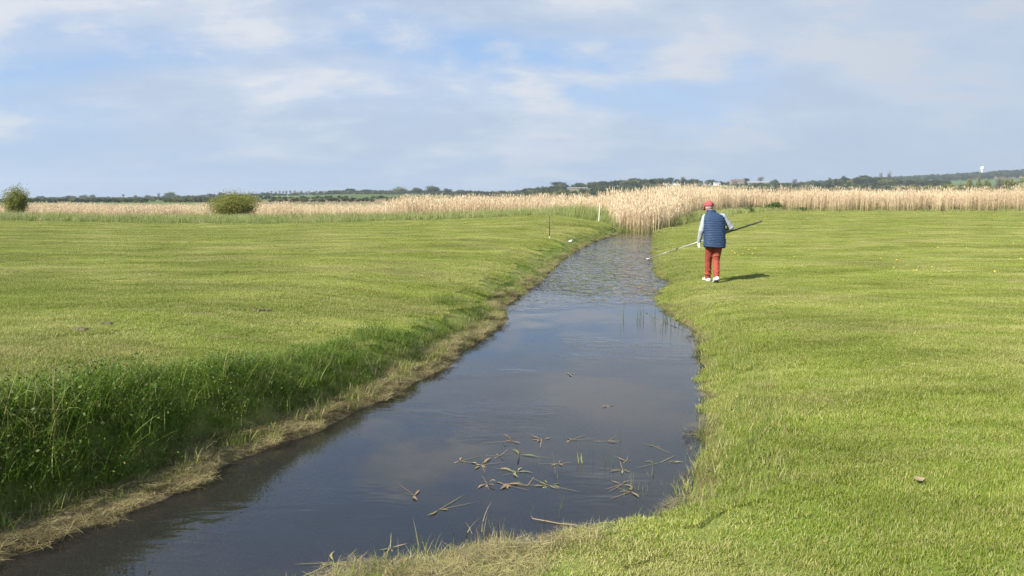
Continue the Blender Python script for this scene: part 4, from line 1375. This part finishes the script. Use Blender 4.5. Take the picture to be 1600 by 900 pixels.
bm_ = MB()
bm_.capsule(Vp, V3(0, 0.02, 1.08), 0.135, 0.125).capsule(V3(0, 0.02, 1.08), Vc, 0.125, 0.135)
bm_.ball(Vc, (0.17, 0.11, 0.15)).capsule(Ls, Rs, 0.065, 0.065).capsule(Vc, Vn, 0.10, 0.058).capsule(Vn, Vh + V3(0.01, -0.02, -0.05), 0.056, 0.054)
hd = Euler((-0.45, 0.0, 0.42))      # head bent down and turned to the left
def H(x, y, z): return Vh + hd.to_matrix() @ V3(x, y, z)
bm_.ball(H(0, -0.005, 0.02), (0.074, 0.094, 0.10), rot=hd).ball(H(0, 0.03, -0.045), (0.056, 0.062, 0.062), rot=hd)
bm_.capsule(H(0, 0.088, 0.012), H(0, 0.112, -0.022), 0.009, 0.014).ball(H(0, 0.075, -0.088), (0.024, 0.02, 0.018), rot=hd)
bm_.ball(H(0, 0.088, -0.058), (0.024, 0.01, 0.006), rot=hd)
for s_ in (-1, 1):
    bm_.ball(H(s_ * 0.076, -0.008, -0.005), (0.010, 0.020, 0.033), rot=hd)
    bm_.ball(H(s_ * 0.03, 0.083, 0.028), (0.022, 0.010, 0.008), rot=hd)
for (a_, b_, c_) in ((Lh, Lk, La), (Rh, Rk, Ra)):
    bm_.capsule(a_, b_, 0.080, 0.054).capsule(b_, b_.lerp(c_, 0.35) + V3(0, -0.01, 0), 0.050, 0.048).capsule(b_.lerp(c_, 0.35) + V3(0, -0.01, 0), c_, 0.048, 0.036)
for (c_, d_) in ((La, Lt), (Ra, Rt)): bm_.capsule(c_ + V3(0, -0.02, -0.03), d_, 0.040, 0.028)
for (a_, b_, c_) in ((Ls, Le, Lw), (Rs, Re, Rw)): bm_.capsule(a_, b_, 0.054, 0.042).capsule(b_, c_, 0.042, 0.028)
# left hand: hangs, fingers loosely curled
def hand(mb, w, down, side, fwd, k, grip=0.35):
    """palm from wrist w; down = finger direction, side = across the knuckles, fwd = the way fingers curl"""
    pal = w + down * 0.085
    for q_ in (-1, -0.35, 0.35, 1):
        mb.capsule(w + side * q_ * 0.016, pal + side * q_ * 0.030, 0.016 * k, 0.013 * k)
    for q_, ln in ((-1, 0.066), (-0.35, 0.078), (0.35, 0.075), (1, 0.058)):
        p0 = pal + side * q_ * 0.030; d = down.copy(); cur = p0; seg = (0.45, 0.32, 0.23)
        for j, fr in enumerate(seg):
            ang = grip * (j + 0.6)
            dd = (down * math.cos(ang) + fwd * math.sin(ang)).normalized()
            nx = cur + dd * ln * fr * 1.1
            mb.capsule(cur, nx, (0.0098 - 0.0008 * j) * k, (0.0092 - 0.0010 * j) * k); cur = nx
    t0 = w + down * 0.025 - side * 0.024
    t1 = t0 - side * 0.022 + down * 0.028 + fwd * 0.018
    t2 = t1 + down * 0.030 + fwd * 0.014 - side * 0.004
    mb.capsule(t0, t1, 0.014 * k, 0.0115 * k).capsule(t1, t2, 0.0115 * k, 0.009 * k)


ldown = V3(0.02, 0.10, -0.99).normalized(); lside = V3(0.25, -0.95, -0.1).normalized(); lfwd = V3(0.9, 0.25, 0.1).normalized()
hand(bm_, Lw, ldown, lside, lfwd, 0.92)
# right hand: knuckles along the pole, fingers closed round it
pd = (tip - butt).normalized()
rdown = (hr - Rw).normalized(); rdown = (rdown - pd * rdown.dot(pd)).normalized()
rfwd = pd.cross(rdown).normalized()
if rfwd.z > 0: rfwd = -rfwd
pal = hr - rfwd * 0.030 + rdown * 0.01
for q_ in (-1, -0.35, 0.35, 1):
    bm_.capsule(Rw + pd * q_ * 0.012, pal + pd * q_ * 0.03, 0.016, 0.013)
for q_, ln in ((-1, 0.9), (-0.35, 1.0), (0.35, 1.0), (1, 0.85)):
    c0_ = hr + pd * q_ * 0.03; cur = pal + pd * q_ * 0.03
    for j in range(1, 5):
        an = j * 0.85 * ln
        nx = c0_ + (-rfwd * math.cos(an) + rdown * math.sin(an)) * 0.027
        bm_.capsule(cur, nx, 0.0098, 0.0092); cur = nx
t0 = Rw.lerp(pal, 0.4) + pd * 0.03
bm_.capsule(t0, hr + pd * 0.055 - rdown * 0.020 - rfwd * 0.012, 0.013, 0.0105).capsule(hr + pd * 0.055 - rdown * 0.020 - rfwd * 0.012, hr + pd * 0.048 - rdown * 0.012 + rfwd * 0.024, 0.0105, 0.009)

person = bm_.remeshed('person', M_SKIN, voxel=0.0075, it=2)
person.location = foot
props(person, 'man in red cap, navy quilted vest and red trousers walking away along the right bank', 'person')

for s_ in (-1, 1):
    MB().ball(H(s_ * 0.03, 0.081, 0.012), 0.011, seg=10, rings=8).build('eye', M_EYE, person)
hb = MB().ball(H(0, -0.022, 0.012), (0.080, 0.090, 0.092), rot=hd, seg=24, rings=16)
for v_ in list(hb.bm.verts):
    q_ = hd.to_matrix().inverted() @ (v_.co - Vh)
    if q_.y > 0.045 or q_.z < -0.062: hb.bm.verts.remove(v_)
hb.build('hair', M_HAIR, person)

# trousers
tr_ = MB()
tr_.capsule(Lh + V3(0, 0, 0.06), Rh + V3(0, 0, 0.06), 0.125, 0.125)
for (a_, b_, c_) in ((Lh, Lk, La), (Rh, Rk, Ra)):
    tr_.capsule(a_, b_, 0.102, 0.076).capsule(b_, c_.lerp(b_, 0.02), 0.075, 0.062)
    for j in range(5):
        q_ = U(0.1, 0.95)
        pt = b_.lerp(c_, q_); tr_.ball(pt + V3(U(-0.02, 0.02), -0.015, 0), (0.068, 0.066, 0.022), rot=Euler((U(-0.4, 0.4), U(-0.4, 0.4), 0)))
    for j in range(3):
        q_ = U(0.2, 0.9)
        pt = a_.lerp(b_, q_); tr_.ball(pt + V3(U(-0.015, 0.015), -0.02, 0), (0.086, 0.082, 0.02), rot=Euler((U(-0.4, 0.4), U(-0.5, 0.5), 0)))
trou = tr_.remeshed('trousers', M_TROU, person, voxel=0.010, it=2)

# shirt
sh = MB()
sh.capsule(V3(0, 0.02, 1.0), Vc, 0.15, 0.155).capsule(Ls, Rs, 0.070, 0.070).capsule(Vc, Vn, 0.12, 0.072)
for (a_, b_, c_) in ((Ls, Le, Lw), (Rs, Re, Rw)):
    sh.capsule(a_, b_, 0.070, 0.058).capsule(b_, c_.lerp(b_, 0.04), 0.063, 0.042)
    for j in range(6):
        q_ = U(0.05, 1)
        pt = a_.lerp(b_, q_) if j < 2 else b_.lerp(c_, q_ * 0.9)
        rr_ = 0.068 if j < 2 else 0.064 - 0.016 * q_
        sh.ball(pt, (rr_, rr_, 0.016), rot=(b_ - a_ if j < 2 else c_ - b_).to_track_quat('Z', 'Y').to_euler())
sh.remeshed('shirt', M_SLEEVE, person, voxel=0.009, it=2)
sh = MB()
sh.tube([Lw.lerp(Le, 0.16), Lw.lerp(Le, 0.02)], [0.046, 0.042], 16)

# quilted vest: rings round the spine, swelling between the seams
prof = [(0.775, 0.212, 0.160, 0.010, 0.000), (0.80, 0.222, 0.166, 0.010, 0.000), (0.95, 0.220, 0.166, 0.008, 0.010), (1.10, 0.216, 0.160, 0.004, 0.028),
        (1.25, 0.222, 0.160, -0.003, 0.048), (1.36, 0.226, 0.152, -0.008, 0.062), (1.43, 0.218, 0.134, -0.012, 0.075), (1.475, 0.182, 0.112, -0.024, 0.088),
        (1.505, 0.115, 0.090, -0.042, 0.100), (1.53, 0.088, 0.084, -0.054, 0.110), (1.58, 0.082, 0.083, -0.064, 0.122)]
pa = np.array(prof)
zs_ = np.arange(0.775, 1.5801, 0.00625)
nseg = 48
ring_v, quad_v = [], []
for i_, z in enumerate(zs_):
    w_ = np.interp(z, pa[:, 0], pa[:, 1]); d_ = np.interp(z, pa[:, 0], pa[:, 2]); cx = np.interp(z, pa[:, 0], pa[:, 3]); cy = np.interp(z, pa[:, 0], pa[:, 4])
    for k2 in range(nseg):
        a = k2 / nseg * 2 * math.pi
        ca, sa = math.cos(a), math.sin(a)
        ex = 0.8
        bx, by = math.copysign(abs(ca) ** ex, ca), math.copysign(abs(sa) ** ex, sa)
        phase = (z - 0.775) / 0.050 + 0.12 * math.sin(a * 3 + z * 9) + 0.08 * math.sin(a * 7 + z * 23)
        puff = (0.0115 + 0.003 * math.sin(a * 2 + z * 17)) * (abs(math.sin(phase * math.pi)) ** 0.6) * (1.0 if z < 1.47 else 0.5) + 0.004 * math.sin(a * 11 + z * 40)
        ring_v.append((cx + bx * (w_ + puff), cy + by * (d_ + puff), z + 0.012 * math.sin(a * 2) * (z < 0.9)))
for i_ in range(len(zs_) - 1):
    for k2 in range(nseg):
        quad_v.append((i_ * nseg + k2, i_ * nseg + (k2 + 1) % nseg, (i_ + 1) * nseg + (k2 + 1) % nseg, (i_ + 1) * nseg + k2))
vest = link('vest', mesh_np('vest', ring_v, quad_v, smooth_sh=True), M_VEST, person)
md = vest.modifiers.new('thick', 'SOLIDIFY'); md.thickness = 0.012; md.offset = -1

# cap
cp_ = MB()
cp_.ball(H(0, -0.014, 0.032), (0.097, 0.116, 0.108), rot=hd, seg=28, rings=18)
for v_ in list(cp_.bm.verts):
    q_ = hd.to_matrix().inverted() @ (v_.co - Vh)
    if q_.z < 0.016 + 0.45 * min(0.0, q_.y): cp_.bm.verts.remove(v_)
bmesh.ops.solidify(cp_.bm, geom=list(cp_.bm.faces), thickness=0.003)
cp_.ball(H(0, -0.014, 0.141), 0.008, seg=8, rings=6)
capo = cp_.build('cap', M_CAP, person)
br = MB()
rows = []
for i_ in range(13):
    a = (-1 + 2 * i_ / 12) * 1.15
    rows.append([br.bm.verts.new(H(math.sin(a) * (0.092 + 0.006 * j), 0.094 * math.cos(a) + 0.068 * math.cos(a) ** 0.8 * j / 3 - 0.006, 0.024 - 0.02 * (j / 3) - 0.018 * math.sin(a) ** 2)) for j in range(4)])
for a_, b_ in zip(rows, rows[1:]):
    for j in range(3): br.bm.faces.new((a_[j], a_[j + 1], b_[j + 1], b_[j]))
bmesh.ops.solidify(br.bm, geom=list(br.bm.faces), thickness=0.004)
br.build('brim', M_CAP, capo)
MB().ball(H(0.012, -0.126, 0.022), (0.028, 0.008, 0.016), rot=hd, seg=14, rings=8).build('strap', M_STRAP, capo)

# shoes
for an, to, lift in ((La, Lt, 0.0), (Ra, Rt, 1.0)):
    d = (to - an); d.z = 0; d.normalize()
    heel = an + V3(0, 0, -0.05) - d * 0.055
    toe = to + d * 0.02
    up = MB()
    up.capsule(heel + V3(0, 0, 0.012), an.lerp(to, 0.5) + V3(0, 0, 0.002), 0.046, 0.046).capsule(an.lerp(to, 0.5), toe, 0.046, 0.034).capsule(heel + V3(0, 0, 0.01) + d * 0.03, an + V3(0, 0, 0.0), 0.046, 0.044)
    so_ = up.remeshed('shoe', M_SHOE, person, voxel=0.008, it=2)
    sl_ = MB()
    mid = heel.lerp(toe, 0.55)
    dn = (toe - heel).normalized(); sd_ = dn.cross(V3(0, 0, 1)).normalized(); nn = sd_.cross(dn).normalized()
    pts_ = []
    for j in range(20):
        a = j / 20 * 6.283
        u_ = math.cos(a); w_ = math.sin(a)
        pts_.append((u_, w_))
    low, hi = [], []
    Ln_ = (toe - heel).length / 2 + 0.042
    for u_, w_ in pts_:
        b0 = heel.lerp(toe, 0.5) + dn * u_ * Ln_ + sd_ * w_ * (0.046 if u_ > -0.2 else 0.040)
        low.append(sl_.bm.verts.new(b0 - nn * 0.046)); hi.append(sl_.bm.verts.new(b0 - nn * 0.026))
    for j in range(20): sl_.bm.faces.new((low[j], low[(j + 1) % 20], hi[(j + 1) % 20], hi[j]))
    sl_.bm.faces.new(low[::-1]); sl_.bm.faces.new(hi)
    sl_.build('sole', M_SOLE, so_, False)

gm_ = MB(); hand(gm_, Lw, ldown, lside, lfwd, 1.18); gm_.capsule(Lw - ldown * 0.03, Lw, 0.034, 0.032)
gm_.remeshed('glove', M_GLOVE, person, voxel=0.005, it=2)

# the retriever pole
M_POLEB = plain('black handle', (0.012, 0.012, 0.013), 0.45, 0.1, 30)
M_POLEW = plain('pale aluminium', (0.5, 0.51, 0.50), 0.35, 0.05, 30, metal=0.35)
M_POLEG = plain('grey aluminium', (0.30, 0.31, 0.285), 0.4, 0.05, 30, metal=0.35)
M_CUP = plain('pinkish plastic cup', (0.70, 0.58, 0.57), 0.5, 0.05, 30)
pr = empty('ball_retriever', butt)
props(pr, 'long telescopic ball retriever pole held by the man, reaching left over the water', 'pole')
def pl(t): return pole(t) - butt
MB().tube([pl(0), pl(0.003), pl(0.42)], [0.015, 0.017, 0.0155], 12).build('handle', M_POLEB, pr)
MB().tube([pl(0.42), pl(0.72)], [0.0115, 0.0105], 12).build('shaft', M_POLEW, pr)
MB().tube([pl(0.715), pl(0.735)], [0.0125, 0.0125], 12).build('collar', M_POLEB, pr)
MB().tube([pl(0.735), pl(0.985)], [0.0085, 0.0075], 10).build('shaft', M_POLEG, pr)
cu = MB()
e0 = pl(1.0)
for k2 in range(16):
    a0_, a1_ = k2 / 16 * 6.283, (k2 + 1) / 16 * 6.283
    cu.tube([e0 + V3(math.cos(a0_) * 0.033, math.sin(a0_) * 0.033, 0), e0 + V3(math.cos(a1_) * 0.033, math.sin(a1_) * 0.033, 0)], 0.006, 6)
cu.tube([pl(0.98), e0 + V3(0.02, -0.01, 0)], [0.009, 0.006], 8)
for k2 in range(3):
    a = k2 * 2.1
    cu.tube([e0 + V3(math.cos(a) * 0.033, math.sin(a) * 0.033, 0), e0 + V3(math.cos(a) * 0.02, math.sin(a) * 0.02, -0.03), e0 + V3(0, 0, -0.038)], 0.004, 6)
cu.build('scoop', M_CUP, pr)
gb = MB().ball((0, 0, 0), 0.0215, seg=20, rings=14).build('golf_ball', M_WHITE)
gb.location = butt + e0 + V3(0, 0, -0.012)
props(gb, 'white golf ball sitting in the scoop at the end of the pole', 'golf ball')

# ------------------------------------------------------------------ light, sky, haze
SUN_EL, SUN_D = R(38), Vector((-0.77, -0.64, 0)).normalized()
to_sun = Vector((SUN_D.x * math.cos(SUN_EL), SUN_D.y * math.cos(SUN_EL), math.sin(SUN_EL)))
sd = bpy.data.lights.new('sun', 'SUN'); so2 = bpy.data.objects.new('sun', sd); COL.objects.link(so2)
sd.energy = 4.6; sd.angle = R(0.6); sd.color = (1.0, 0.945, 0.85)
so2.rotation_euler = (-to_sun).to_track_quat('-Z', 'Y').to_euler()

SKYO = [(33.1, 21.7, 0), (0.4, 5.2, 0), (12.3, 13.2, 0)]
w = bpy.data.worlds.new('World'); S.world = w; w.use_nodes = True
n = N(w.node_tree)
sky = n('ShaderNodeTexSky', sky_type='NISHITA', sun_disc=False, sun_elevation=SUN_EL, sun_rotation=math.atan2(SUN_D.x, SUN_D.y) % (2 * math.pi),
        altitude=0, air_density=1.0, dust_density=1.2, ozone_density=1.2)
dirv = n('ShaderNodeTexCoord').outputs['Generated']
sx = n('ShaderNodeSeparateXYZ', i={0: dirv})
dx, dy, dz = sx.outputs
zz = n.math('ADD', n.math('MAXIMUM', dz, 0.0), 0.28)
cu_ = n('ShaderNodeCombineXYZ', i={0: n.math('DIVIDE', dx, zz), 1: n.math('DIVIDE', dy, zz), 2: 0.0})
big = n.noise(n.mapping(cu_, (1.1, 1.5, 1), SKYO[0]), 1.0, 7, 0.58, 0.3)
puff = n.noise(n.mapping(cu_, (2.6, 3.6, 1), SKYO[1]), 1.0, 8, 0.55, 0.2)
veil = n.noise(n.mapping(cu_, (0.7, 1.2, 1), SKYO[2]), 1.0, 6, 0.5, 0.5)
cover = n.math('ADD', n.math('MULTIPLY', big, 0.55), n.math('MULTIPLY', puff, 0.45))
cover = n.math('ADD', cover, n.math('ADD', n.math('MULTIPLY', dx, 0.05), n.math('MULTIPLY', n.math('SUBTRACT', n.math('MINIMUM', dz, 0.24), n.math('MULTIPLY', n.math('MAXIMUM', n.math('SUBTRACT', dz, 0.27), 0.0), 1.2)), 0.22)))
thick = n.ramp(cover, 0.435, 0.615)
soft = n.ramp(n.math('ADD', veil, n.math('ADD', n.math('MULTIPLY', dx, 0.25), n.math('MULTIPLY', n.math('SUBTRACT', n.math('MINIMUM', dz, 0.24), n.math('MAXIMUM', n.math('SUBTRACT', dz, 0.27), 0.0)), 0.35))), 0.32, 0.60)
ccol = n.mix(thick, (3.35, 3.9, 4.7), (4.85, 5.05, 5.4))
ccol = n.mix(n.ramp(dx, -0.1, 0.6), ccol, n.mix(0.65, ccol, (3.2, 3.65, 4.35)))
dens = n.math('MAXIMUM', n.math('MULTIPLY', thick, 0.97), n.math('MULTIPLY', soft, 0.8))
blue = n.mix(0.6, sky.outputs[0], (1.9, 3.4, 6.2))
body = n.mix(dens, blue, ccol)
low = n.ramp(dz, 0.14, -0.03)
body = n.mix(n.math('MULTIPLY', low, 0.75), body, (2.5, 3.35, 4.5))
bg = n('ShaderNodeBackground', i={'Color': body, 'Strength': 0.071})
wo = n('ShaderNodeOutputWorld'); n.set(wo, 0, bg)

hz = MB().box((0, 1900, 53), (9000, 4400, 120)).mesh('haze', False)
m, n = new_mat('haze air')
pv = n('ShaderNodeVolumePrincipled', i={'Color': (0.80, 0.89, 1.0, 1), 'Density': 0.00015, 'Anisotropy': 0.2})
o_ = n('ShaderNodeOutputMaterial'); n.set(o_, 'Volume', pv)
props(link('haze', hz, m), 'thin pale blue haze softening the far hills', 'haze', kind='stuff')

# ------------------------------------------------------------------ render settings
S.view_settings.view_transform = 'Standard'
S.view_settings.look = 'None'
S.view_settings.gamma = 1.0
S.view_settings.use_curve_mapping = False
S.view_settings.exposure = 1.12
S.render.engine = 'CYCLES'
cy = S.cycles
cy.max_bounces = 7; cy.diffuse_bounces = 3; cy.glossy_bounces = 3; cy.transmission_bounces = 4; cy.transparent_max_bounces = 8; cy.volume_bounces = 0
cy.use_denoising = True
cy.denoising_input_passes = 'RGB_ALBEDO_NORMAL'
cy.denoising_prefilter = 'NONE'
cy.sample_clamp_indirect = 6.0
cy.caustics_reflective = False; cy.caustics_refractive = False
